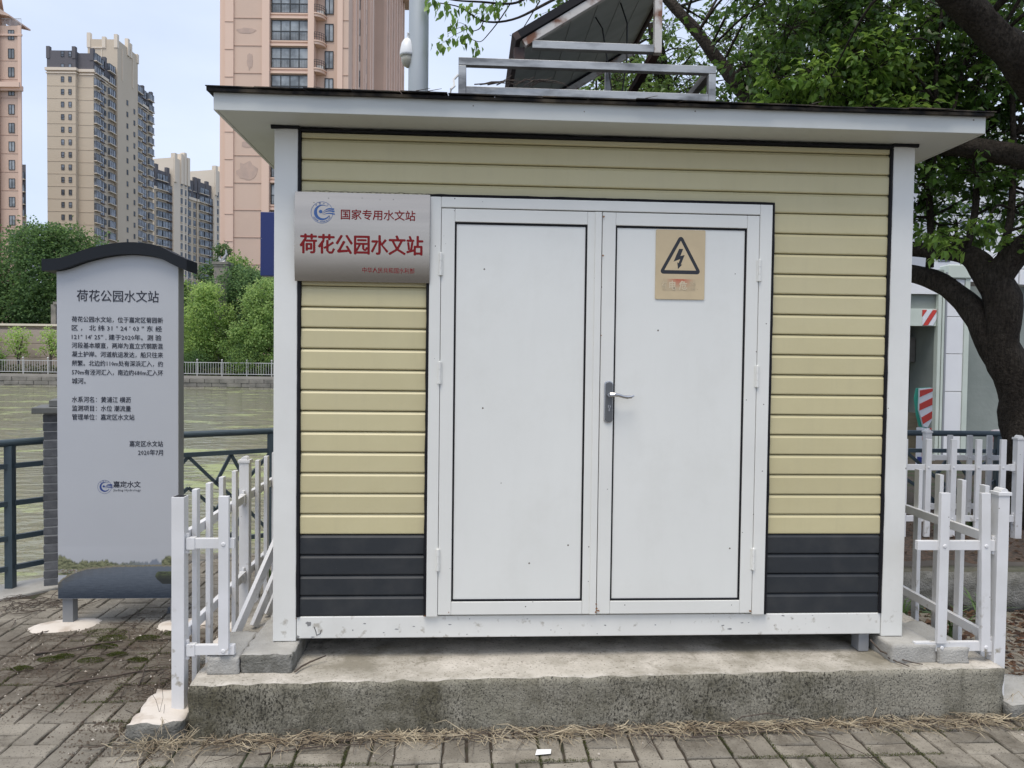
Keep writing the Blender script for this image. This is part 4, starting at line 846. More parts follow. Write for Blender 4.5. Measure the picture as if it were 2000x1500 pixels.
# ================================================================ NEAR TREES
LIMBS = {
'trunk':[(4.16,2.50,-.05,.24),(4.12,2.50,.22,.18),(4.03,2.50,.73,0.155),(3.93,2.50,1.28,0.155),(3.83,2.52,1.75,0.150),(3.75,2.53,2.12,0.138),(3.69,2.54,2.42,0.14)],
'arc':[(3.81,2.52,1.70,0.12),(3.64,2.58,1.96,0.1),(3.56,2.69,2.18,0.092),(3.47,2.85,2.34,0.085),(3.35,3.06,2.45,0.08),(3.12,3.38,2.51,0.075),(2.78,3.71,2.69,0.06),(2.2,4.2,2.95,.04)],
'left2':[(3.71,2.54,2.29,0.13),(3.64,2.60,2.49,0.1),(3.54,2.76,2.60,0.08),(3.32,3.07,2.67,0.065),(3.06,3.29,2.78,0.05),(2.6,3.7,3.0,.03)],
'lead':[(3.69,2.54,2.34,0.13),(3.79,2.36,2.54,0.10),(3.93,2.14,2.81,0.105),(3.86,1.96,3.12,0.105),(3.56,1.78,3.47,0.115),(3.17,1.61,3.75,0.115),(2.87,1.53,3.97,0.105),(2.56,1.46,4.16,0.1),(2.19,1.39,4.43,0.08),(1.6,1.3,5.0,.05)],
'long':[(3.81,1.96,3.10,0.11),(3.59,2.07,3.23,0.085),(3.33,2.29,3.35,0.08),(3.05,2.51,3.47,0.075),(2.79,2.83,3.76,0.075),(2.44,3.06,3.91,0.07),(2.16,3.28,3.98,0.065),(1.93,3.50,4.14,0.062),(1.75,3.62,4.46,0.058),(1.48,3.74,4.86,0.052),(1.26,3.87,5.18,0.045),(0.98,3.99,5.50,0.035)],
'st1':[(3.43,2.97,2.5,0.035),(3.42,2.98,3.05,0.03),(3.40,2.99,3.50,0.025),(3.36,3.00,3.81,0.02)],
'st2':[(3.54,2.66,2.55,0.03),(3.62,2.66,2.99,0.028),(3.64,2.67,3.42,0.025),(3.68,2.68,3.76,0.02)],
'st3':[(3.72,2.50,2.40,0.035),(3.77,2.45,2.83,0.03),(3.79,2.46,3.24,0.025),(3.8,2.5,3.9,.02)],
'st4':[(3.15,2.40,3.45,0.03),(3.10,2.42,3.82,0.02),(3.12,2.43,4.31,0.015),(3.18,2.44,4.72,0.01)],
'st5':[(3.19,2.40,3.42,0.018),(3.27,2.41,3.82,0.012),(3.33,2.41,4.11,0.008)],
'st6':[(2.87,2.83,3.72,0.02),(2.79,2.75,4.18,0.014),(2.75,2.76,4.70,0.01)],
'tw1':[(0.98,3.99,5.50,0.03),(0.31,3.11,4.87,0.014),(-0.01,2.82,4.58,0.012),(-0.29,2.63,4.36,0.009),(-0.52,2.54,4.30,0.007),(-0.70,2.50,4.38,0.005),(-0.86,2.46,4.39,0.004)],
'tw2':[(0.31,3.11,4.87,.012),(0.25,2.71,4.70,0.012),(-0.13,2.58,4.53,0.01),(-0.30,2.53,4.44,0.009),(-0.54,2.50,4.43,0.008),(-0.78,2.46,4.42,0.006),(-0.98,2.47,4.49,0.005)],
'tw3':[(-0.31,2.53,4.44,0.005),(-0.40,2.53,4.30,0.0045),(-0.48,2.54,4.20,0.004),(-0.54,2.54,4.14,0.003),(-0.60,2.54,4.15,0.003)],
'tw4':[(-0.52,2.54,4.30,0.005),(-0.55,2.54,4.24,0.004),(-0.62,2.54,4.22,0.003),(-0.66,2.54,4.27,0.002)],
'tw5':[(-0.05,2.85,4.62,0.006),(-.16,2.8,4.42,.004),(-.24,2.8,4.30,.003),(-.30,2.8,4.31,.002)],
}
def dense(pts, k=4):
    q = []
    for i in range(len(pts)-1):
        p = [pts[max(i-1,0)], pts[i], pts[i+1], pts[min(i+2,len(pts)-1)]]
        for j in range(k):
            t = j/k; q.append([.5*(2*p[1][c]+(p[2][c]-p[0][c])*t+(2*p[0][c]-5*p[1][c]+4*p[2][c]-p[3][c])*t*t+(3*p[1][c]-p[0][c]-3*p[2][c]+p[3][c])*t**3) for c in range(4)])
    q.append(list(pts[-1])); return q
def wob(q, a):
    return [[p[0]+noise.noise(Vector(p[:3])*2.5)*a*p[3], p[1]+noise.noise(Vector(p[:3])*2.5+Vector((7,1,3)))*a*p[3], p[2], p[3]] for p in q]
tree = empty('camphor_tree', (4.05,2.46,0), label='large dark camphor tree right of the hut, its limbs spread over the roof', cat='tree')
def TB(mb, name, m, smooth=True):
    o = mb.build(name, m, tree, smooth=smooth); o.location = (-4.05,-2.46,0); return o
nodes = []
for k, pts in LIMBS.items():
    q = wob(dense(pts, 5), .5); mb = MB(); big = pts[0][3] > .05
    mb.tube([p[:3] for p in q], [max(p[3],.001) for p in q], 18 if big else 7, wob=.22 if big else .12); nodes += [(Vector(p[:3]), p[3]) for p in q[::2]]
    TB(mb, 'trunk' if k == 'trunk' else 'limb', BARK)
def cam_leaf(points, n_groups, box, spread, ncl, nl, size, a, b, brmb, nodes, skip=None):
    """groups of twigs: each group sits on a thin branch from the nearest limb"""
    P0, D0, T0 = [], [], []
    for g in range(n_groups):
        while True:
            c = Vector([random.uniform(*box[i]) for i in range(3)])
            if not skip or not skip(c): break
        near = min(nodes, key=lambda q: (q[0]-c).length*(1+.3*random.random())); s0 = near[0]
        mid = s0.lerp(c, .5)+Vector((random.gauss(0,.06), random.gauss(0,.06), .10*(c-s0).length+random.gauss(0,.05)))
        r_ = min(.014, near[1]*.6)
        q = dense([(*s0, r_),(*mid, r_*.75),(*c, .004)], 4); brmb.tube([p[:3] for p in q], [p[3] for p in q], 5)
        tone = random.random(); 
        for t in range(ncl):
            e_ = c+Vector((random.gauss(0,spread[0]), random.gauss(0,spread[1]), random.gauss(0,spread[2])))
            if skip and skip(e_): continue
            brmb.tube([tuple(c.lerp(e_, .0)), tuple(c.lerp(e_, .55)+Vector((0,0,.03))), tuple(e_)], [.004,.003,.0015], 4, caps=False)
            out_ = (e_-c).normalized(); m_ = nl+random.randrange(-2,3)
            for i in range(m_):
                f_ = .5+.6*i/m_; pos = c.lerp(e_, f_)+Vector((random.gauss(0,.022),random.gauss(0,.022),random.gauss(0,.016)))
                dd = out_*.6+Vector((random.gauss(0,.75), random.gauss(0,.75), -.50+random.gauss(0,.4))); P0.append(pos); D0.append(dd)
                v_ = max(0, min(1, tone*.5+random.random()*.5)); T0.append([a[j]*(1-v_)+b[j]*v_ for j in range(3)])
    return np.array([tuple(p) for p in P0]), np.array([tuple(p) for p in D0]), np.array(T0)
def roofskip(c):      # keep the air over the rack and the roof clear
    if c.x < 1.9 and c.y < 2.3 and c.z < 5: return True
    if c.x < 3.0 and c.y < 1.9: return True
    if c.x < 1.0 and c.z < 4.55 and c.y < 3.6: return True
    return c.z < 2.75 and c.x > 3.6 and c.y < 2.6
brm = MB(); ALL = []
dk, md, lt = (.040,.092,.018), (.090,.178,.034), (.17,.285,.058)
ALL.append(cam_leaf(None, 92, ((1.7,3.9),(2.3,3.6),(3.55,5.0)), (.20,.20,.13), 14, 9, .06, dk, (.075,.145,.030), brm, nodes, roofskip))       # over the roof
ALL.append(cam_leaf(None, 34, ((1.6,2.9),(2.1,2.6),(3.35,4.15)), (.16,.12,.10), 13, 9, .06, md, lt, brm, nodes, roofskip))      # lighter sprays above the roof edge
ALL.append(cam_leaf(None, 26, ((2.85,4.3),(2.3,3.4),(2.85,3.55)), (.18,.18,.12), 12, 9, .06, dk, md, brm, nodes, roofskip))      # right of the hut
ALL.append(cam_leaf(None, 44, ((2.9,4.4),(2.35,3.6),(3.4,4.7)), (.20,.20,.14), 12, 9, .06, dk, md, brm, nodes, roofskip))
ALL.append(cam_leaf(None, 6, ((3.05,3.8),(2.2,2.5),(2.55,2.80)), (.12,.10,.06), 8, 8, .06, md, lt, brm, nodes, None))
ALL.append(cam_leaf(None, 85, ((1.6,6.5),(.4,5.5),(5.0,7.2)), (.35,.35,.25), 12, 9, .07, dk, md, brm, nodes, None))             # unseen crown above the frame, thickened to darken the right side
ALL.append(cam_leaf(None, 26, ((2.4,6.5),(-1.6,1.0),(4.8,6.5)), (.4,.4,.3), 9, 8, .07, dk, md, brm, nodes, None))  # unseen leaf groups added overhead to shade the fences and hut's right end
ALL.append(cam_leaf(None, 44, ((4.2,6.8),(1.5,4.5),(3.0,5.0)), (.3,.3,.2), 12, 9, .07, dk, md, brm, nodes, None))
# hanging sprays against the sky, top centre
hang = [(-.95,2.47,4.42),(-.88,2.47,4.36),(-.80,2.47,4.38),(-.70,2.48,4.36),(-.62,2.5,4.40),(-.74,2.5,4.26),(-.80,2.5,4.17),(-.68,2.53,4.15),(-.62,2.54,4.24),(-.58,2.54,4.10),(-.50,2.5,4.40),(-.45,2.5,4.38),(-.84,2.5,4.10),(-.40,2.5,4.42),(-.55,2.5,4.34)]
hp, hd, ht = [], [], []
for c in hang:
    s0 = min([n_[0] for n_ in nodes], key=lambda q: (q-Vector(c)).length); brm.tube([tuple(s0), tuple(s0.lerp(Vector(c),.5)+Vector((0,0,.01))), c], [.003,.002,.0012], 4, caps=False)
    for i in range(random.randrange(7,12)):
        hp.append((c[0]+random.gauss(0,.03), c[1]+random.gauss(0,.03), c[2]+random.gauss(0,.03))); hd.append((random.gauss(0,.35), random.gauss(0,.35), -1+random.gauss(0,.3))); v_ = random.random(); ht.append([(md[j]*(1-v_)+lt[j]*v_)*1.05 for j in range(3)])
ALL.append((np.array(hp), np.array(hd), np.array(ht)))
pos = np.concatenate([a[0] for a in ALL]); dd = np.concatenate([a[1] for a in ALL]); tt = np.concatenate([a[2] for a in ALL])
sz = rng.uniform(.055,.090,len(pos)); sz[-len(hp):] = rng.uniform(.05,.08,len(hp))
o = leaf_mesh('foliage', pos, dd, sz, np.clip(tt*(1+rng.normal(0,.18,(len(pos),1))),.004,1), LEAF, tree, wid=.56, kind='stuff'); o.location = (-4.05,-2.46,0)
TB(brm, 'twigs', BARK)['kind'] = 'stuff'
# a second tree on the bank behind the hut, lighter leaves
t2 = empty('camphor_tree', (2.6,7.2,-.02), label='paler camphor tree on the bank behind the hut roof, sky showing through', cat='tree')
MB().tube([p[:3] for p in dense([(0,0,-.1,.22),(.05,0,1.5,.18),(-.1,-.2,3.2,.16),(-.5,-.6,4.6,.12),(-.9,-1.,6,.08)],4)], [p[3] for p in dense([(0,0,-.1,.22),(.05,0,1.5,.18),(-.1,-.2,3.2,.16),(-.5,-.6,4.6,.12),(-.9,-1.,6,.08)],4)], 14, wob=.2).build('trunk', BARK, t2, smooth=True)
nd2 = []; lm = [[(-.1,-.2,3.2,.08),(-.6,-.9,4.2,.05),(-1.3,-1.3,4.9,.04),(-2.0,-1.5,5.3,.03)],[(-.3,-.4,4.0,.08),(.3,-.6,5.0,.05),(.9,-1.,5.8,.03)],[(-.1,-.2,3.3,.06),(-.9,-1.1,4.0,.04),(-1.5,-1.5,4.3,.03)],[(-.6,-.7,4.8,.06),(-1.4,-1.,5.9,.03),(-2.1,-1.2,6.4,.02)],[(0,-.1,3.0,.06),(.7,-.5,3.9,.04),(1.2,-.8,4.5,.02)]]
for q in lm:
    q = dense(q,4); MB().tube([p[:3] for p in q], [p[3] for p in q], 8, wob=.15).build('limb', BARK, t2, smooth=True); nd2 += [(Vector(p[:3]), p[3]) for p in q]
b2 = MB()
def sk2(c):
    # keep the left margin open so that sky shows beside the rack
    return c.x < -2.05+max(0,(5.0-c.z))*.6 or (c.z < 4.3 and c.x < -1.2)
A2 = [cam_leaf(None, 12, ((-2.5,-1.7),(-1.4,-.9),(6.0,7.2)), (.2,.2,.2), 13, 9, .06, md, (.13,.20,.06), b2, nd2, None), cam_leaf(None, 120, ((-2.0,1.4),(-1.9,-.6),(4.0,5.9)), (.22,.22,.16), 11, 9, .06, md, (.13,.20,.06), b2, nd2, sk2), cam_leaf(None, 26, ((-1.5,1.6),(-1.2,1.2),(3.4,6.8)), (.3,.3,.2), 10, 9, .06, dk, md, b2, nd2, sk2)]
pos = np.concatenate([a[0] for a in A2]); dd = np.concatenate([a[1] for a in A2]); tt = np.concatenate([a[2] for a in A2])
leaf_mesh('foliage', pos, dd, rng.uniform(.055,.09,len(pos)), tt, LEAF, t2, wid=.56, kind='stuff'); b2.build('twigs', BARK, t2)['kind'] = 'stuff'
# ================================================================ FAR BUILDINGS (local frame: x right, y ahead of the viewing spot)
def win_mesh(name, w_, h_, nv_, nh_=0, out_=0., ledge=None, glass=TGL, fr_=.06, balu=False):
    """window facing -Y, origin at its lower left corner; frame proud, pane recessed, optional ledge"""
    mb = MB(); d = .05+out_
    mb.box(0,w_,-d,.25,0,h_,1) if out_ > .1 else None
    y = -d-.01 if out_ > .1 else -.02
    mb.box(fr_*.5,w_-fr_*.5,y-.01,y+.02,fr_*.5,h_-fr_*.5,1)
    for i in range(nv_+1): x = (w_-fr_)*i/nv_; mb.box(x,x+fr_,y-.07,y-.011,0,h_,0)
    for z in [0,h_-fr_]+([h_*nh_] if nh_ else []): mb.box(fr_+.001,w_-fr_-.001,y-.068,y-.0115,z,z+fr_,0)
    if balu:
        for i in range(24): x = w_*(i+.5)/24; mb.box(x-.012,x+.012,y-.11,y-.09,.05,h_*.4,0)
    if ledge: mb.box(-.12,w_+.12,-d-.25,.1,-.22,-.02,2)
    return mb.mesh(name, [FRAMEM, glass, ledge or TBL])
def side(o): return o
def tower(name, label, cat='apartment tower'):
    o = empty(name, CF(0,0,0), rz=YAW, label=label, cat=cat); return o
def wall(par, name, m, *bx): o = MB().box(*bx).build(name, m, par); return o
# --- T1 beige tower
T1 = tower('apartment_tower', 'tall beige apartment tower with dark top storeys above the information sign')
XL, XS, XR = -113.1, -106.2, -102.4; FH = 3.01; zc0 = 69.2
DW = lambda px, X: -X*1490/(1000-px)
wall(T1,'wall',TBE, XL,XS,186,217,-.1,70.6); wall(T1,'wall',TBE, XS+.01,XR,187.0,196.6,-.1,70.6); wall(T1,'wall',TBE, XS+.01,XR,207.4,217.5,-.1,70.6)
wall(T1,'dark_storeys',TDK, XL,XS,186,217,71.3,75.4); wall(T1,'dark_storeys',TDK, XS+.01,XR,187.0,196.6,71.3,75.2); wall(T1,'dark_storeys',TDK, XS+.01,XR,207.4,217.5,71.3,75.0)
mb = MB()
for q in ((XL-.35,XS+.35,185.65,217.2),(XS+.36,XR+.35,186.65,196.6),(XS+.36,XR+.35,207.4,217.85)): mb.box(*q,70.61,71.29); mb.box(q[0]+.15,q[1]-.15,q[2]+.15,q[3]-.1,69.95,70.2)
mb.build('cornice', TBL, T1)
mb = MB()
for x, y in ((XL+.3,186.3),(XS-.4,186.3),(XR-.4,187.3),(XR-.3,192.5),(XR-.3,212.),(XR-.3,217.)): MB().box(x-.42,x+.42,y-.42,y+.42,73.5,76.4).build('parapet_post', TDK, T1)
wall(T1,'stair_core',TBE, -109.2,-101.6,196.7,207.3,-.1,82.6)
mb = MB()
for x, y, z in ((-108.9,197,84.2),(-105,196.9,83.2),(-102.,197,83.9),(-101.75,202,84.9),(-101.75,203.3,84.2),(-101.8,207,82.9)): MB().box(x-.45,x+.45,y-.45,y+.45,80.5,z).build('core_trim', TBL, T1)
for x in (-105.6,): mb.box(x-.1,x+.1,196.55,196.69,74.5,80)
mb.box(-108,-104.5,196.5,196.69,80.3,80.6); mb.box(-101.59,-101.4,199,199.2,73,81); mb.box(-101.59,-101.4,204.3,204.5,73,81)
mb.build('core_trim', TBL, T1)
mb = MB()
for k in range(1,23): z = 69.95-FH*k; mb.box(XL-.03,XS+.001,185.95,186.0,z,z+.08); mb.box(XS+.02,XR+.03,186.95,187.0,z,z+.08); mb.box(XR,XR+.05,187,196.5,z,z+.08)
mb.build('floor_joints', TBJ, T1)
w1 = win_mesh('window', .78,1.3,1,.35); wbay = win_mesh('bay_window', 2.8,1.75,3,0,.42,TBL); wsm = win_mesh('window', 1.0,1.3,2); wbal = win_mesh('balcony_recess', 2.4,2.3,2,.42,0,BALC)
ZR = (0,0,math.pi/2)
def sidewin(me, nm, par, X, d0, z, sc=1.): o = inst(me, nm, par, (X, d0, z), ZR, (sc,1,1)); return o
for k in range(-2, 22):
    z = zc0-1.3-FH*k
    if z < 2: continue
    for x in (-109.7,-107.9): inst(w1,'window',T1,(x,185.99,z))
    sidewin(wbay,'bay_window',T1,XR,187.2,z-.3,.85); sidewin(wbal,'balcony',T1,XR,190.0,z-.85,.72); sidewin(wsm,'window',T1,XR,191.9,z,.75); sidewin(wbay,'bay_window',T1,XR,193.5,z-.3)
    if k > -1: sidewin(wsm,'window',T1,-101.6,201.2,z-.3,.8); sidewin(wsm,'window',T1,-101.6,204.9,z-1.4,.8)
    sidewin(wbay,'bay_window',T1,XR,208.0,z-.3,.95); sidewin(wbal,'balcony',T1,XR,211.4,z-.85,.95); sidewin(wbay,'bay_window',T1,XR,214.4,z-.3,1.0)
# --- T2 long beige slab stepping away
a0 = math.atan2(-105+115.9, 281-243); T2 = empty('apartment_block', CF(-115.9,243,0), rz=YAW-a0+math.pi/2, label='long beige apartment slab with dark roof storeys, right of the tall beige tower', cat='apartment block')
# local: x runs away along the facade, facade faces -y
def s_of(px):           # distance along the facade line for a given direction
    k = (px-1000)/1490; vx, vy = math.sin(a0), math.cos(a0); return (k*243+115.9)/(vx-k*vy)
S_ = lambda px: s_of(px)
z2 = 56.6
def seg(pa, pb, top_, dark=True, off=0., core=False):
    a, b = S_(pa), S_(pb)
    if core: wall(T2,'stair_core',TBL, a,b,-1.2,9,-.1,top_)
    else:
        wall(T2,'wall',TBE, a,b,off,12,-.1,z2); wall(T2,'dark_storeys',TDK, a,b,off,12,z2+.01,top_); wall(T2,'cornice',TBL, a,b,off-.35,off-.001,z2-.9,z2)
seg(300.5,332.5,62.2); seg(333,360.5,67.5,core=True); seg(361,382,62.4); seg(384,412,62.8); seg(412.5,436,68.5,core=True); seg(436.5,446,62.5)
mb = MB()
for px in (302,324,362,378,385,401): a = S_(px); MB().box(a,a+1.3,-.3,.6,z2+2,z2+7.2).build('parapet_post', TDK, T2)
mb = MB()
for px, zt2 in ((333.5,69.),(346,69.5),(352,70.3),(358.5,69.),(413,70.),(424,70.5),(428,71.3),(434,70.)): a = S_(px); MB().box(a,a+1.2,-1.6,0,z2+3,zt2).build('core_trim', TBL, T2)
bay2 = win_mesh('bay_window', 3.4,2.0,2,0,.45,TBL); sm2 = win_mesh('window', 1.9,2.0,2,0,0,TBL); bal2 = win_mesh('balcony', 2.6,2.4,2,.42,.5,BALC)
cols2 = [(305,'b',1.9),(315.5,'b',2.1),(325.5,'l',2.2),(346.5,'w',1.),(355,'w',.7),(361.5,'l',1.4),(367,'w',1.3),(377,'w',1.3),(388,'b',1.7),(397.5,'b',1.9),(405.8,'l',1.6),(417.5,'w',.7),(424.2,'w',1.1),(436.8,'l',.9)]
for k in range(-2, 18):
    z = z2-3.6-3.0*k
    for px, ty, sc in cols2:
        core = ty == 'w' and (345 < px < 357 or 416 < px < 426)
        if k == -2 and (ty == 'l' or px == 436.8): continue
        wd = {'b':3.4,'w':1.9,'l':2.6}[ty]; tgt = {305:9.1,315.5:9.8,325.5:7.6,346.5:3.6,355:2.6,361.5:4.,367:5.2,377:4.5,388:7.5,397.5:7.5,405.8:6.2,417.5:3,424.2:4.4,436.8:4}[px]
        a = S_(px); b = S_(px+tgt); o = inst({'b':bay2,'w':sm2,'l':bal2}[ty], {'b':'bay_window','w':'window','l':'balcony'}[ty], T2, (a, -1.2 if core else 0., z+(-.3 if ty=='l' else 0)), (0,0,0), ((b-a)/wd,1,1))
# --- P1 pink tower at the left edge
P1 = tower('apartment_tower', 'pink apartment tower cut off by the left edge of the photograph')
MB().slab([(-140,126.2),(-85.0,126.2),(-98,145),(-140,150)],-.1,61.2).build('wall',PINK,P1); MB().slab([(-84.99,127),(-81.6,127),(-91,139),(-95,139)],-.1,55.9).build('wall',PINK,P1)
mb = MB(); mb.box(-85.3,-84.9,126.0,126.3,-.1,55); mb.box(-81.9,-81.35,126.8,127.0,-.1,55.9); mb.box(-84.98,-81.2,126.75,126.99,54.2,54.5); mb.build('pilaster', PINKL, P1)
mb = MB(); mb.box(-140,-81.1,125.9,126.19,45.6,46.4); mb.box(-84.9,-81.1,126.5,126.99,45.2,46.0); mb.build('cornice', PINKL, P1)
mb = MB(); mb.slab([(-150,124.5),(-83.3,124.5),(-96,146),(-150,152)],61.21,61.6); mb.add([(-150,124.5,61.61),(-83.3,124.5,61.61),(-96,146,61.61),(-150,152,61.61),(-120,137,66)], [(0,1,4),(1,2,4),(2,3,4),(3,0,4)]); mb.build('roof', PINKL, P1)
mb = MB(); mb.prism([(-86.5,57.9),(-83.0,57.2),(-83.0,57.45),(-86.5,59.6)],126.3,132); mb.build('lower_roof', PINKL, P1)
mb = MB()
for i in range(18): x = -84.8+i*.195; mb.box(x,x+.04,127.1,127.14,55.95,57.1)
mb.box(-84.85,-81.5,127.08,127.16,57.1,57.16); mb.build('roof_balustrade', CHROMER, P1)
pw = win_mesh('window', 1.0,1.6,2,0,0,None,PGL)
for k in range(17):
    z = 53.6-3.03*k
    if z < 1: break
    inst(pw,'window',P1,(-83.55,126.99,z)); inst(pw,'window',P1,(-85.9,126.19,z+.8)); inst(pw,'window',P1,(-89.5,126.19,z+.8))
mb = MB()
for k in range(1,17): z = 53.9-3.03*k+1.9; mb.box(-84.9,-81.92,126.96,127.0,z-2.6,z-2.54); 
mb.build('floor_joints', PINKJ, P1)
P0 = tower('apartment_tower', 'dark and beige tower sliver just right of the pink tower at the left edge')
MB().slab([(-126,186),(-118.2,186),(-126,196),(-132,196)],-.1,36).build('wall',TBE,P0); MB().slab([(-126,186),(-118.3,186),(-126,196),(-132,196)],36.01,48).build('dark_storeys',TDK,P0); wp0 = win_mesh('bay_window', 1.9,1.7,2,0,.3,TBL)
for k in range(14):
    z = 44.5-3.*k
    if z > 1: inst(wp0,'bay_window',P0,(-120.4,185.99,z))
# --- P2 pink tower behind the hut
P2 = tower('apartment_tower', 'large pink apartment tower rising directly behind the left half of the hut')
FZ = 3.07; zt0 = 39.95
wall(P2,'wall',PINK, -32.6,-27.75,87,103,-.1,78); wall(P2,'wall',PINK, -23.4,-22.75,87,103,-.1,78); wall(P2,'wall',PINK, -27.74,-23.41,87.4,103,-.1,78); wall(P2,'wall',PINK, -22.74,-20.2,88.2,103,-.1,78); wall(P2,'wall',PINK, -20.19,-18.95,87.3,103,-.1,78)
mb = MB(); mb.box(-33.5,-32.61,87.3,103,-.1,78); mb.box(-32.75,-31.8,86.8,86.99,-.1,78); mb.box(-28.6,-27.76,86.8,86.99,-.1,78); mb.box(-23.45,-22.76,86.85,86.99,-.1,78); mb.box(-20.2,-19.6,87.15,87.29,-.1,78); mb.build('pilaster', PINKL, P2)
mb = MB()
for k in range(-13, 13):
    z = zt0+FZ*k+.9
    if z < 0: continue
    mb.box(-31.79,-28.61,86.95,86.99,z-.9,z-.84); mb.box(-32.76,-31.79,86.76,86.79,z-1.4,z-1.34)
    mb.box(-22.7,-18.96,87.13,87.14,z-.9,z-.84) if False else mb.box(-19.59,-18.96,87.25,87.29,z-.9,z-.84)
mb.build('floor_joints', PINKJ, P2)
pb = win_mesh('balcony_window', 4.2,2.3,4,.44,0,None,PGL,.09,True); pn = win_mesh('window', 1.0,2.0,2,0,0,None,PGL,.09); ps = win_mesh('window', .9,1.9,1,0,0,None,PGL)
bandm = MB().box(0,4.3,-.30,.0,0,.22).box(0,4.3,-.18,.0,.221,.45).box(0,4.3,-.30,.0,.451,.6).mesh('balcony_band', PINKL)
# small curved side balconies
cbm = MB(); nA = 7; arc = [(1.05*math.sin(R(90*i/(nA-1))), -1.25*math.cos(R(90*i/(nA-1)))) for i in range(nA)]
pts2 = [(0,0)]+[(x,y) for x,y in arc]; cbm.slab(pts2, 0, .28, 0); cbm.slab([(x*1.08,y*1.08) for x,y in pts2], .281, .42, 0)
for x, y in arc: cbm.box(x-.02,x+.02,y-.02,y+.02,.42,1.35,1)
for z in (.8,1.08,1.33): cbm.tube([(x,y,z) for x,y in arc], .025, 5, 1)
cbme = cbm.mesh('small_balcony', [PINKL, FRAMEM]); acm = MB().box(0,.8,-.3,0,0,.55).mesh('air_conditioner', ACW)
for k in range(-13, 12):
    z = zt0+FZ*k
    if z-2.3 < 0: continue
    inst(pb,'balcony_window',P2,(-27.68,87.38,z-2.3)); inst(bandm,'balcony_band',P2,(-27.73,87.39,z-2.95))
    inst(pn,'window',P2,(-21.85,88.19,z-2.0)); inst(cbme,'small_balcony',P2,(-22.74,88.15,z-2.75))
    if k % 3: inst(acm,'air_conditioner',P2,(-22.7,88.1,z-2.3))
    for d in (92.5,96.5): sidewin(ps,'window',P2,-18.94,d,z-2.2)
mb = MB()
for d in (89.5,91,94.2,95.4,98.5,100): mb.box(-18.94,-18.6,d,d+.55,-.1,78)
mb.build('side_pilaster', PINKL, P2)
wall(P2,'wall',PINK, -30,-20.4,103.01,110,-.1,60.5); wall(P2,'wall',PINK, -30,-18.9,110.01,128,-.1,60.5)
mb = MB()
for d in (110.0,112.2,114.5,117,119.5,122,124.5,127): mb.box(-18.89,-18.45,d,d+.6,-.1,60.4)
mb.box(-30,-18.3,109.7,110.0,37.6,38.6); mb.box(-18.89,-18.3,110.01,128,37.6,38.6); mb.build('side_pilaster', PINKL, P2)
for k in range(-13, 7):
    z = zt0+FZ*k
    if z-2.3 < 0: continue
    for d in (111.1,115.7,120.7,125.8): sidewin(ps,'window',P2,-18.88,d,z-2.2)
    inst(ps,'window',P2,(-21.6,103.0,z-2.2))
mb = MB(); mb.slab([(-33,101),(-17.3,101),(-17.3,130),(-33,130)], 60.6, 60.9); mb.add([(-33,101,60.91),(-17.3,101,60.91),(-17.3,130,60.91),(-33,130,60.91),(-25,115,64)], [(0,1,4),(1,2,4),(2,3,4),(3,0,4)]); mb.build('roof', PINKL, P2)
def stain(x, z, rx, rz_, s_): 
    p = [(x+rx*math.cos(2*math.pi*i/20)*(1+.4*noise.noise(Vector((math.cos(i*.7)*2,s_,i*.5)))), z+rz_*math.sin(2*math.pi*i/20)*(1+.5*noise.noise(Vector((s_,i*.6,3))))) for i in range(20)]
    MB().prism(p, 86.975, 86.99).build('damp_stain', STAIN, P2)
stain(-30.3,22.9,1.15,1.0,1.); stain(-30.2,25.3+.6,.8,.35,2.); stain(-30.4,31.6,.9,.3,5.); stain(-30.0,35.2,.35,.9,7.); stain(-30.4,38.6,1.1,.3,9.)
T5 = tower('grey_building', 'grey roofed building peeping out behind the pink tower beside the camera pole', 'building')
MB().prism([(-34,-.1),(-25.5,-.1),(-25.5,56.0),(-31.,61.5),(-34,62.5)], 170, 190).build('wall', mat('grey_block', (.22,.23,.26), .9), T5); MB().box(-29.8,-29.2,169,169.9,55,62.5).build('chimney', TGREY, T5)
wt = tower('apartment_tower', 'pale distant tower seen through the foliage right of the hut'); PALE = mat('pale_tower', (.62,.64,.68), .9)
wall(wt,'wall',PALE, 76,104,140,160,-.1,46); wtw = win_mesh('window', 2.2,1.5,3)
for k in range(14):
    for i in range(7): inst(wtw,'window',wt,(77.5+i*3.8,139.99,42-3*k))
# ================================================================ FAR BANK
def FBp(x, d, z): return CF(x, d, z)
emb = empty('embankment_wall', CF(0,65.4,0), rz=YAW, label='low stone embankment wall along the far river bank', cat='wall')
MB().box(-70,60,.1,.6,-2,-.12).build('wall_core', STONE, emb); MB().box(-70,60,-.1,.75,-.119,.12).build('coping', mat('coping_stone', (.33,.31,.28), .9, col2=(.26,.245,.22), nscale=.6), emb)
sb = [MB().box(-.62,.62,-.12-.03*q,.1,-.16,.16,0,.02).mesh('stone', STONE) for q in range(3)]
for r_ in range(3):
    for i in range(32): inst(sb[random.randrange(3)], 'stone', emb, (-46+i*1.27+(r_%2)*.6, .0, -.30-r_*.335), (0,0,0))
br = empty('bank_railing', CF(0,66,0), rz=YAW, label='pale steel railing with ball topped posts on the far bank', cat='railing')
for z in (.30,1.28): MB().box(-60,40,-.03,.03,z-.03,z+.03).build('rail', CHROMER, br)
pm = MB(); pm.tube([(0,0,.1),(0,0,1.42)], .05, 8); pm.tube([(0,0,1.42),(0,0,1.47),(0,0,1.53),(0,0,1.58)], [.03,.09,.09,.03], 10); pme = pm.mesh('railing_post', CHROMER)
for i in range(46): inst(pme,'railing_post',br,(-59.5+i*2.15,0,0))
mb = MB()
for i in range(460): x = -60+i*.2175; mb.box(x-.016,x+.016,-.016,.016,.32,1.26)
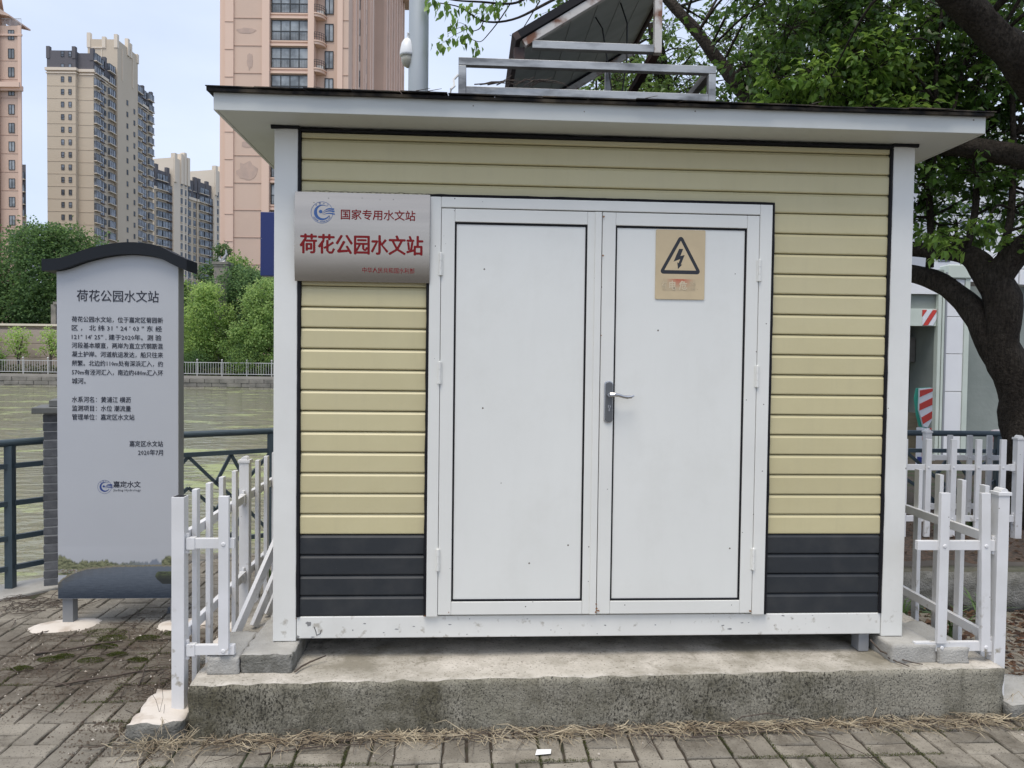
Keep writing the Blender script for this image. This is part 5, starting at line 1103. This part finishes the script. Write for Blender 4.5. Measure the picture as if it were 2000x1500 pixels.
mb.build('balusters', CHROMER, br)['kind'] = 'stuff'
bw = empty('retaining_wall', CF(-44,70,0), rz=YAW, label='pinkish stone clad retaining wall behind the spindly trees on the far bank', cat='wall')
MB().box(-16,9.5,.3,1.0,-.3,4.4).build('wall_core', PWALL, bw); pmx = MB().box(-1.45,1.45,-.06,.29,-.62,.62,0,.02).mesh('panel', PWALL)
for r_ in range(3):
    for i in range(9): inst(pmx,'panel',bw,(-14.5+i*2.95,0,.9+r_*1.27))
MB().box(-16,9.6,-.15,1.2,4.41,4.6).build('coping', TBL, bw)
sp = empty('stone_pillar', CF(-42.6,71.5,0), rz=YAW, label='carved stone gate pillar on the far bank behind the spindly trees', cat='pillar')
MB().box(-.7,.7,-.1,1,-.2,4.6).build('shaft', STONE, sp); MB().box(-.55,-.1,-.1,.9,4.61,6.5).box(.1,.55,-.1,.9,4.61,6.5).box(-.09,.09,.1,.9,4.61,6.3).build('slotted_head', STONE, sp); MB().box(-.3,.75,-.2,1.1,6.51,6.75).build('cap', STONE, sp)
s2 = empty('stone_pillar', CF(-27.9,73,0), rz=YAW, label='broad pale stone pier with a planter, left of the pink tower foot', cat='pillar')
for i in range(9): MB().box(-.62,.62,-.1,1.2,-.2+i*1.2,.97+i*1.2,0,.03).build('stone_course', mat('pier_stone', (.30,.27,.24), .95, col2=(.25,.225,.2), nscale=.7), s2)
MB().box(-.76,.76,-.25,1.35,10.61,10.85).box(-.69,.69,-.17,1.28,10.4,10.6).build('cap', STONE, s2)
MB().tube([(0,.5,10.85),(.1,.5,11.2),(.35,.5,11.6),(.3,.5,12.1)], [.35,.2,.14,.05], 8).tube([(-.1,.5,10.85),(-.35,.5,11.3),(-.2,.5,11.5)], [.2,.12,.05], 7).build('ornament', GALV, s2)
def crown(parent, lobes, n, size, a, b, name='crown', jit=.22, fill=.25):
    P_, D2, T_ = [], [], []; wts = np.array([l_[3]**2 for l_ in lobes]); cnt = (n*wts/wts.sum()).astype(int)
    cc_ = np.mean([l_[:3] for l_ in lobes], 0)
    for (x,y,z,r_), c_ in zip(lobes, cnt):
        u = rng.normal(0,1,(c_,3)); u /= np.linalg.norm(u,axis=1,keepdims=True); rad = r_*(1-fill*rng.random((c_,1))**1.5)*(1+.16*rng.normal(0,1,(c_,1)))
        nn = np.array([noise.noise(Vector(tuple(q*2.2+np.array([x,y,z])))) for q in u])[:,None]; rad = rad*(1+.50*nn)*np.where(rng.random((c_,1)) < .10, 1.18, 1.)
        P_.append(np.array([x,y,z])+u*rad*np.array([1,1,.85])); d = u*.55+rng.normal(0,.6,(c_,3)); d[:,2] -= .1; D2.append(d)
        t = np.clip(.5+nn*.9+rng.normal(0,jit,(c_,1)),0,1); T_.append(np.array(a)*(1-t)+np.array(b)*t)
    P_ = np.concatenate(P_); return leaf_mesh(name, P_, np.concatenate(D2), size*rng.uniform(.7,1.35,len(P_)), np.concatenate(T_), FLEAF, parent, wid=.75, four=False)
def ftree(x, d, zb_, h, wd, label, a, b, n=7000, size=.34, lobes=14, trunk=.22, seed=0, dens=1., cat='tree', group='trees and shrubs on the far bank', stems=1, lo=.30, name='leafy_tree'):
    rr = random.Random(seed); t_ = empty(name, CF(x,d,zb_), rz=YAW, label=label, cat=cat, group=group)
    lb = []; big = n > 2400; lobes = int(lobes*(2.1 if big else 1)); n = int(n*(1.7 if big else 1)); size *= (.68 if big else .85); lo = min(lo, .16) if (big and not stems > 1 and name != 'young_tree' and h < 9) else lo
    for i in range(lobes):
        f = lo+(1-lo)*(i+.5)/lobes; env = math.sin(min(1,(f-lo)/(1-lo)*.86+.14)*math.pi)**.55; ang = i*2.4+rr.random(); q = wd/2*env*rr.uniform(.30,.95 if big else .75)
        r_ = wd*(rr.uniform(.09,.20) if big else rr.uniform(.15,.24))*(.75+.35*env); lb.append((q*math.cos(ang), q*math.sin(ang)*.8, min(h-r_*.5, h*f*rr.uniform(.94,1.06)), r_))
    for s_ in range(stems):
        ox = rr.uniform(-.1,.1)*wd if stems > 1 else 0; MB().tube([(ox*.2,0,-.2),(ox*.6,0,h*.3),(ox*1.6+rr.uniform(-.2,.2),0,h*.6),(ox*2.2,0,h*.85)], [trunk,trunk*.8,trunk*.5,trunk*.2], 8).build('trunk', FBARK, t_)
    for l_ in lb[:6]: MB().tube([(0,0,h*lo*.8),(l_[0]*.6,l_[1]*.6,l_[2]*.8),(l_[0],l_[1],l_[2])], [trunk*.5,trunk*.35,trunk*.15], 5).build('branch', FBARK, t_)
    crown(t_, lb, n, size, a, b); return t_
dG, mG, lG, yG = (.045,.095,.035), (.11,.20,.065), (.22,.34,.10), (.33,.46,.15)
ftree(-47.8,80,-.1,14.6,14,'tallest dark green tree at the left edge of the far bank',dG,mG,24000,.40,30,.4,1)
ftree(-41.5,77,-.1,11.6,9.5,'round mid green tree behind the stone gate pillar on the far bank',dG,(.09,.155,.055),22000,.36,26,.3,2)
ftree(-55,79,-.1,12,10,'dark tree beyond the left edge on the far bank',dG,mG,4000,.5,12,.3,3)
ftree(-44.3,68.3,-.1,4.2,2.6,'spindly young tree with pale leaves on the far bank, left of its twin',lG,yG,900,.22,8,.07,4,stems=3,lo=.45,name='young_tree')
ftree(-41.3,68.3,-.1,4.1,2.5,'spindly young tree with pale leaves just left of the information sign',lG,yG,900,.22,8,.07,5,stems=3,lo=.45,name='young_tree')
ftree(-47.3,68.5,-.1,4.3,2.4,'spindly young tree cut by the left edge of the photograph',lG,yG,800,.22,8,.07,6,stems=2,lo=.45,name='young_tree')
ftree(-45.9,67.6,-.1,1.9,2.2,'rounded dark shrub behind the far railing at the left edge',mG,lG,1500,.2,7,.05,7,lo=.3,cat='shrub',name='shrub')
ftree(-27.6,76,-.1,11.6,6.4,'mid green tree just right of the sign cap on the far bank',mG,lG,6500,.34,14,.25,8)
ftree(-25.0,73,-.1,10.2,7.6,'blue green tree in the middle of the far bank clump',(.06,.12,.05),(.15,.25,.10),8000,.34,16,.25,9)
ftree(-27.9,69.5,-.1,8.2,5.4,'bright light green tree right beside the information sign panel',(.15,.25,.075),yG,7500,.28,16,.16,10,lo=.24)
ftree(-21.9,69.5,-.1,9.0,6.0,'tall light green tree left of the hut on the far bank',(.14,.24,.075),(.30,.42,.15),8500,.28,18,.16,11,lo=.24)
ftree(-20.6,75,-.1,12.8,7.6,'dark full tree under the navy board, tallest of the right clump',dG,(.075,.13,.05),10000,.34,18,.3,12)
ftree(-30.2,79,-.1,13.2,4.2,'dark small tree top in front of the beige slab',dG,mG,2500,.3,9,.12,13,lo=.5)
ftree(-24.6,68.3,-.1,4.4,3.0,'small sapling in the gap between the two light green trees',mG,lG,2200,.22,9,.07,14)
ftree(-23.2,67.6,-.1,2.9,4.2,'low dark shrub behind the far railing left of centre clump',dG,lG,3800,.2,10,.05,15,lo=.2,cat='shrub',name='shrub')
ftree(-19.6,67.7,-.1,4.2,3.8,'bushy shrub behind the far railing beside the hut post',mG,lG,4200,.22,10,.05,16,lo=.2,cat='shrub',name='shrub')
ftree(-28.2,67.8,-.1,2.2,3.6,'low shrub under the bright light green tree',dG,mG,2600,.2,9,.05,17,lo=.2,cat='shrub',name='shrub')
for i, (x, d) in enumerate(((-33,75),(-36.5,78),(-14,74),(-8,75))):
    ftree(x,d,-.1,9.5+i%3,7.5,('dark tree on the far bank hidden by the information sign','dense dark tree on the far bank behind the information sign','leafy far bank tree hidden by the left of the hut','leafy far bank tree hidden behind the hut doors','leafy far bank tree hidden behind the middle of the hut','leafy far bank tree hidden behind the right door','leafy far bank tree hidden by the right of the hut')[i],dG,lG,3500,.42,12,.25,30+i)
# dark undergrowth strip behind
n_ = 26000; ux = rng.uniform(-60,25,n_); uz = rng.random(n_)**1.3*4.2; P_ = np.stack([ux, 74+rng.uniform(-1.5,2.5,n_), uz-.1], 1)
o = leaf_mesh('undergrowth', P_, rng.normal(0,1,(n_,3)), rng.uniform(.3,.6,n_), tints(n_, (.012,.025,.01), (.03,.055,.018)), FLEAF, None, wid=.8, four=False, kind='stuff'); o.location = CF(0,0,0); o.rotation_euler = (0,0,YAW); tag(o, 'dark undergrowth along the far bank')
n_ = 9000; P_ = np.stack([rng.uniform(-60,25,n_), 67+rng.uniform(-.3,.8,n_), rng.random(n_)*.9-.1], 1)
o = leaf_mesh('ground_cover', P_, rng.normal(0,1,(n_,3)), rng.uniform(.15,.3,n_), tints(n_, (.05,.06,.025), (.10,.12,.045)), FLEAF, None, wid=.8, four=False, kind='stuff'); o.location = CF(0,0,0); o.rotation_euler = (0,0,YAW); tag(o, 'low ground cover behind the far railing')
# ================================================================ BRIDGE ON THE RIGHT
bd = empty('bridge', (7.4,10,0), label='white tiled bridge pier with concrete abutment and red white striped beam', cat='bridge')
def Bb(mb, name, m, bev=0., dx=0): o = mb.build(name, m, bd, bevel=bev); o.location = (-7.4,-10,0); return o
Bb(MB().box(7.95,8.52,10.05,10.8,-.5,3.42), 'pier_core', BCON)
for a, b, m in ((7.94,8.00,TRIMG),(8.02,8.06,TRIMG),(8.07,8.105,GREYM),(8.44,8.53,TRIMG)): Bb(MB().box(a,b,9.93,10.04,-.4,3.36), 'pier_trim', m)
for i, (za_, zb2) in enumerate(((-.35,.40),(.41,1.18),(1.19,1.87),(1.88,2.55),(2.56,3.24))): Bb(MB().box(8.11,8.435,9.95,10.045,za_,zb2,0,.004), 'tile', TILE)
Bb(MB().box(8.10,8.60,9.90,10.2,3.25,3.50), 'pier_cap', TRIMG, .02)
Bb(MB().box(8.531,14,10.0,12,-.5,3.12), 'abutment_wall', BCON); 
for i in range(7): Bb(MB().box(8.75+i*.62,9.35+i*.62,9.80,9.99,3.14,3.42,0,.01), 'fascia_tile', TILE); Bb(MB().box(8.75+i*.62,9.35+i*.62,9.80,9.99,3.43,3.74,0,.01), 'fascia_tile', TILE)
Bb(MB().box(4.0,7.93,9.95,10.3,2.96,3.22), 'deck_edge', TILE); Bb(MB().box(4.0,7.93,10.02,10.4,2.70,2.955), 'deck_beam', BCON); Bb(MB().box(4.0,7.93,9.97,10.2,2.38,2.695), 'height_board', TRIMG)
for i, x in enumerate((7.66,7.93)):
    q = [(x-.10,2.40),(x-.02,2.40),(x+.16 if i==0 else x,2.66),(x+.06 if i==0 else x-.02,2.66)]
    Bb(MB().prism([(7.68,2.39),(7.76,2.39),(7.92,2.64),(7.92,2.67),(7.86,2.67)] if i==0 else [(7.66,2.55),(7.66,2.67),(7.74,2.67)], 9.955, 9.969), 'red_stripe', REDP)
Bb(MB().prism([(7.77,2.39),(7.86,2.39),(7.925,2.50),(7.925,2.63)], 9.958, 9.969), 'white_stripe', WHP); Bb(MB().prism([(7.75,2.67),(7.845,2.67),(7.67,2.40),(7.66,2.40),(7.66,2.54)], 9.958, 9.969), 'white_stripe', WHP)
Bb(MB().box(1.5,8.6,10.41,30,2.96,3.3), 'deck_slab', BDARK); Bb(MB().box(8.61,16,10.81,30,3.13,3.3), 'deck_slab', BDARK); Bb(MB().box(3.5,8.0,11.5,14,2.2,2.9), 'underside_beam', BDARK); Bb(MB().box(4.2,7.93,10.6,11.2,1.72,2.19), 'cross_beam', mat('grey_beam', (.22,.21,.20), .95, col2=(.12,.11,.10), nscale=2)); Bb(MB().box(7.62,8.0,10.9,11.4,-.5,1.72), 'rear_column', mat('brown_column', (.20,.16,.13), .95, col2=(.13,.10,.085), nscale=1.5)); Bb(MB().box(2.5,8.4,13.5,14,-.6,3), 'void_shade_sheet', mat('dark_void', (.03,.03,.035), .95)); Bb(MB().box(5.5,8,10.5,13.4,-.6,.75), 'mud_slope', mat('mud_brown', (.14,.125,.09), .95, col2=(.09,.08,.06), nscale=2, vec=(1,1,6)))  # near-black sheet at the back stands for the deep shade under the deck
# striped barrier posts
bl = empty('striped_barrier', (4.79,5.16,0), label='red and white striped barrier with teal back in front of the bridge', cat='barrier')
outl = [(-.10,1.37),(.08,1.38),(.11,1.05),(.05,.93),(-.02,.92),(-.07,1.05)]
MB().prism([(-.12,1.25),(-.10,1.375),(.08,1.385),(.08,1.0),(.04,.90),(-.05,.92),(-.09,1.05)], .03, .05).build('teal_back', TEAL, bl)
MB().prism([(-.08,1.37),(.08,1.38),(.08,1.0),(.03,.91),(-.02,.92),(-.08,1.12)], .0, .029).build('shield', WHP, bl)
MB().box(-.035,.078,.0,.12,-.02,.90).build('post', WHP, bl)
for z0 in (.95,1.11,1.27): MB().prism([(-.078 if z0>1.05 else -.03,z0),(.078,z0+.07),(.078,z0+.155 if z0<1.2 else 1.375),(-.078 if z0>1.05 else -.05,z0+.08)], -.004, -.0005).build('red_stripe', REDP, bl)
for z0 in (.12,.34,.56,.76): MB().prism([(-.034,z0),(.076,z0+.05),(.076,z0+.15),(-.034,z0+.10)], -.004, -.0005).build('red_stripe', REDP, bl)
pk = empty('bollard', (5.62,5.08,0), label='flaking pink and white bollard beside the tree trunk behind the right fences', cat='bollard')
MB().tube([(0,0,-.02),(0,0,.86),(0,0,.89),(0,0,.90)], [.085,.078,.06,.02], 16, wob=.1).build('body', PINKW, pk, smooth=True)
bx_ = MB().box(4.42,4.52,4.6,4.7,-.01,.62).build('utility_box', mat('blue_box', (.01,.03,.22), .5)); tag(bx_, 'small blue box seen low between the pickets of the right fence', 'box')
# ================================================================ SMALL STUFF ON THE GROUND
def strands(name, n, boxf, m, rad, ln, zf, label, curve=.3, flat=.2, seg=3):
    mb = MB()
    for i in range(n):
        x, y = boxf(); z = zf(x,y); a = random.uniform(0, math.pi*2); L_ = random.uniform(*ln); r_ = random.uniform(*rad); da = random.gauss(0, curve); lift = abs(random.gauss(0, flat))*L_
        p = [(x,y,z+r_)]; 
        for s_ in range(3): a += da; x += math.cos(a)*L_/3; y += math.sin(a)*L_/3; p.append((x,y,z+r_+lift*(.5,1,.6)[s_]))
        mb.tube(p, [r_,r_,r_*.8,r_*.4], seg, caps=False)
    o = mb.build(name, m, kind='stuff'); o['label'] = label; return o
def edge_y(x): return -.225+.027*x-.02
def bstraw():
    x = random.uniform(-1.72,1.95); w_ = .5+.5*noise.noise(Vector((x*1.7,2,3)));  return x, edge_y(x)-abs(random.gauss(0,.018+.03*max(0,w_)))
strands('dry_grass', 1000, bstraw, STRAW, (.0009,.0024), (.05,.17), lambda x,y: .002+random.random()*.012, 'dry straw lying along the foot of the concrete plinth', .35, .10)
strands('dry_grass', 160, lambda: (random.gauss(-1.88,.07), random.gauss(-.33,.05)), STRAW, (.0009,.002), (.05,.14), lambda x,y: .003+random.random()*.02, 'straw heaped by the left front fence footing', .35, .3)
strands('dry_grass', 200, lambda: (random.uniform(1.9,2.6), random.gauss(-.15,.08)), STRAW, (.0009,.002), (.05,.16), lambda x,y: .003+random.random()*.02, 'straw and roots by the right front fence footing', .35, .3)
strands('fallen_twigs', 260, bstraw, TWIG, (.0008,.002), (.06,.22), lambda x,y: .003+random.random()*.010, 'dark rootlets mixed into the straw along the plinth', .3, .08)
strands('fallen_twigs', 70, lambda: (random.gauss(-2.55,.38), random.gauss(.72,.35)), TWIG, (.0012,.0032), (.08,.30), lambda x,y: .004, 'dark twigs scattered on the pavers in front of the sign', .22, .05, 4)
strands('fallen_twigs', 90, lambda: (random.gauss(-2.02,.10), random.gauss(.25,.30)), TWIG, (.001,.003), (.06,.20), lambda x,y: .004+random.random()*.02, 'twigs banked against the left picket fence', .3, .2, 4)
strands('fallen_twigs', 90, lambda: (random.gauss(-3.45,.18), random.gauss(1.55,.12)), TWIG, (.001,.0028), (.06,.22), lambda x,y: .006, 'dead roots beside the bank coping at the left edge', .3, .08, 4)
mb = MB()
for p, r_ in (([(-2.95,.70,.006),(-2.8,.74,.012),(-2.66,.80,.02),(-2.55,.86,.012)],.0055),([(-2.62,.28,.006),(-2.50,.33,.012),(-2.38,.37,.014),(-2.28,.44,.01),(-2.2,.45,.008)],.006),([(-1.36,-.17,.245),(-1.34,-.12,.25),(-1.31,-.07,.25),(-1.25,-.03,.262)],.0045),([(1.33,-.02,.31),(1.36,-.06,.27),(1.42,-.10,.25),(1.47,-.14,.245),(1.51,-.155,.242)],.004),([(1.38,-.09,.25),(1.40,-.13,.246),(1.43,-.18,.244)],.003),
    ([(.10,-.33,.02),(.4,-.36,.02),(.75,-.30,.012),(.95,-.36,.012),(1.05,-.5,.01),(1.08,-.62,.008)],.003),([(-1.45,-.42,.008),(-1.3,-.39,.012),(-1.15,-.36,.012),(-1.02,-.36,.01)],.003),([(.55,-.27,.02),(.62,-.265,.06),(.74,-.265,.075),(.86,-.27,.05),(.93,-.28,.02)],.0025)): mb.tube(p, [r_,r_,r_*.9]+[r_*.6]*(len(p)-3), 6, wob=.3)
o = mb.build('long_twigs', TWIG, smooth=True); tag(o, 'longer dark twigs lying on the pavers and on the plinth', kind='stuff')
def crumbs(name, n, f, m, rs, label, zf=lambda x,y: 0.):
    mb = MB()
    for i in range(n):
        x, y = f(); r_ = random.uniform(*rs)*random.uniform(.5,1.3); z = zf(x,y); a = random.random()*6
        v = [(x+r_*math.cos(a+k*2.09)*random.uniform(.7,1.3), y+r_*math.sin(a+k*2.09)*random.uniform(.7,1.3), z-.001) for k in range(3)]+[(x,y,z+r_*random.uniform(.5,1.))]; mb.add(v, [(0,1,3),(1,2,3),(2,0,3)])
    o = mb.build(name, m, kind='stuff'); o['label'] = label; return o
def patchy():
    while True:
        x, y = random.uniform(-3.5,-1.9), random.uniform(-.35,1.55); d = noise.noise(Vector((x*2.3,y*2.3,6)))*.8+.5-((x+2.5)**2*.5+(y-.7)**2*.6)
        if random.random() < d: return x, y
crumbs('soil_crumbs', 6500, patchy, SOILC, (.002,.007), 'loose dark soil scattered over the pavers before the sign')
crumbs('soil_crumbs', 2500, lambda: (random.gauss(-2.05,.13), random.gauss(.1,.35)), SOILC, (.002,.007), 'loose soil along the left picket fence')
crumbs('soil_crumbs', 2800, bstraw, SOILC, (.002,.007), 'dark soil along the foot of the plinth')
crumbs('small_pebbles', 140, patchy, PLAST, (.003,.008), 'pale pebbles and mortar crumbs on the pavers')
crumbs('small_pebbles', 60, lambda: (random.uniform(-2.4,1.9), random.uniform(-.6,-.3)), PLAST, (.002,.006), 'pale grit on the pavers in front of the plinth')
# moss tufts
mb = MB(); P_ = []
for cx, cy, r_ in ((-2.72,1.02,.09),(-2.64,.93,.06),(-2.44,.93,.05),(-2.82,.62,.05),(-2.77,.66,.04),(-2.60,.60,.05),(-2.50,.68,.04),(-2.62,.80,.05),(-2.30,1.0,.06),(-2.36,.6,.04),(-2.9,.5,.04)):
    n = 1100; a = rng.random(n)*6.28; q = r_*np.sqrt(rng.random(n)); P_.append(np.stack([cx+q*np.cos(a)*1.4, cy+q*np.sin(a)*.8, .003+.022*(1-q/r_)*rng.random(n)], 1))
def mossj(n, xr_, yr_):      # moss in the joints: on the 0.1/0.2 m grid lines
    x = rng.uniform(*xr_, n); y = rng.uniform(*yr_, n); g = rng.random(n) < .6
    y = np.where(g, np.round((y-.1)/.2)*.2+.1+rng.normal(0,.0065,n), y); x = np.where(g, x, np.round((x-.1)/.2)*.2+.1+rng.normal(0,.004,n))
    k = np.array([noise.noise(Vector((a*2.1,b*2.1,9))) for a,b in zip(x,y)]) > .05; return np.stack([x[k], y[k], np.full(k.sum(), -.003)+rng.random(k.sum())*.008], 1)
P_.append(mossj(16000, (-1.9,2.0), (-.62,-.3))); P_.append(mossj(9000, (-3.0,-2.1), (-.2,.9)))
P_ = np.concatenate(P_); n_ = len(P_); d = rng.normal(0,.5,(n_,3)); d[:,2] = abs(d[:,2])+.5
o = leaf_mesh('moss', P_, d, rng.uniform(.003,.0065,n_), tints(n_, (.030,.045,.006), (.085,.11,.016)), FLEAF, None, wid=.6, four=False, kind='stuff'); o['label'] = 'green moss tufts and mossy paver joints'
# fallen leaves under the right fence and a stone
n_ = 1600; P_ = np.stack([rng.uniform(1.95,4.2,n_), rng.uniform(.1,1.35,n_), rng.random(n_)*.03], 1); d = rng.normal(0,1,(n_,3)); d[:,2] *= .25
o = leaf_mesh('fallen_leaves', P_, d, rng.uniform(.03,.07,n_), tints(n_, (.06,.035,.022), (.20,.12,.07)), FLEAF, None, kind='stuff'); o['label'] = 'brown leaf litter behind the right picket fence'
n_ = 900; P_ = np.stack([rng.uniform(2.3,5.0,n_), rng.uniform(1.5,3.2,n_), .30+rng.random(n_)*.03], 1); d = rng.normal(0,1,(n_,3)); d[:,2] *= .25
o = leaf_mesh('fallen_leaves', P_, d, rng.uniform(.03,.06,n_), tints(n_, (.05,.035,.02), (.16,.11,.07)), FLEAF, None, kind='stuff'); o['label'] = 'brown leaf litter on the planting bed'
rough_box('stone', -2.50,-2.455,1.36,1.40,-.004,.036,[BRK,BRK],amp=.008,step=.015,ms=40, label='small dark stone on the pavers under the information sign', category='stone')
MB().add([(-.32,-.46,.006),(-.255,-.455,.008),(-.25,-.43,.014),(-.31,-.425,.012)], [(0,1,2,3)]).build('paper_scrap', mat('paper', (.75,.75,.74), .7), label='white scrap of paper on the pavers in front of the plinth', category='litter')
# grass plants
def grass(x, y, z, n, h, label, name='grass_tuft', m=GRASSM, sp=.4):
    mb = MB()
    for i in range(n):
        a = random.uniform(0,6.28); l_ = h*random.uniform(.6,1.1); b = random.uniform(.2,1.)*sp*l_; w_ = .006
        p = [(x+random.gauss(0,.02)+math.cos(a)*b*t*t, y+random.gauss(0,.02)*0+math.sin(a)*b*t*t, z+l_*t*(1-.35*t*t)) for t in (0,.35,.7,1.)]
        px_, py_ = -math.sin(a), math.cos(a)
        for (q0, q1, w0, w1) in ((p[0],p[1],w_*.6,w_),(p[1],p[2],w_,w_*.8),(p[2],p[3],w_*.8,.0005)):
            mb.add([(q0[0]-px_*w0,q0[1]-py_*w0,q0[2]),(q0[0]+px_*w0,q0[1]+py_*w0,q0[2]),(q1[0]+px_*w1,q1[1]+py_*w1,q1[2]),(q1[0]-px_*w1,q1[1]-py_*w1,q1[2])], [(0,1,2,3)])
    tag(mb.build(name, m), label, 'plant', 'grassy plants among the fences')
grass(2.25,.75,0,26,.36,'arching pale green grass plant right of the right corner post',sp=1.2); grass(2.05,.95,0,22,.30,'arching grass plant behind the right front pickets',sp=1.2); grass(2.62,1.0,0,16,.28,'small grass clump at the right edge of the photograph',sp=1.3)
grass(3.05,2.15,.30,22,.26,'upright grass tuft on the bed between the two picket fences'); grass(3.35,2.2,.30,24,.30,'tallest grass tuft on the planting bed'); grass(2.75,2.2,.30,14,.14,'yellowish low tuft at the left end of the planting bed')
grass(-2.0,1.9,0,16,.30,'grass tuft seen through the left picket fence',sp=.7); grass(-1.93,-.28,0,7,.10,'tiny green weed by the left front post footing')
wd_ = MB(); wd_.tube([(-1.93,-.20,.085),(-1.915,-.20,.15),(-1.92,-.20,.20)], .0009, 4); wd_.tube([(-1.93,-.20,.085),(-1.945,-.20,.14),(-1.96,-.20,.165)], .0008, 4); wd_.tube([(-1.905,-.22,.085),(-1.90,-.22,.13)], .0009, 4)
tag(wd_.build('weed_stalks', TWIG), 'two thin dead weed stalks on the pale left footing', 'weed')
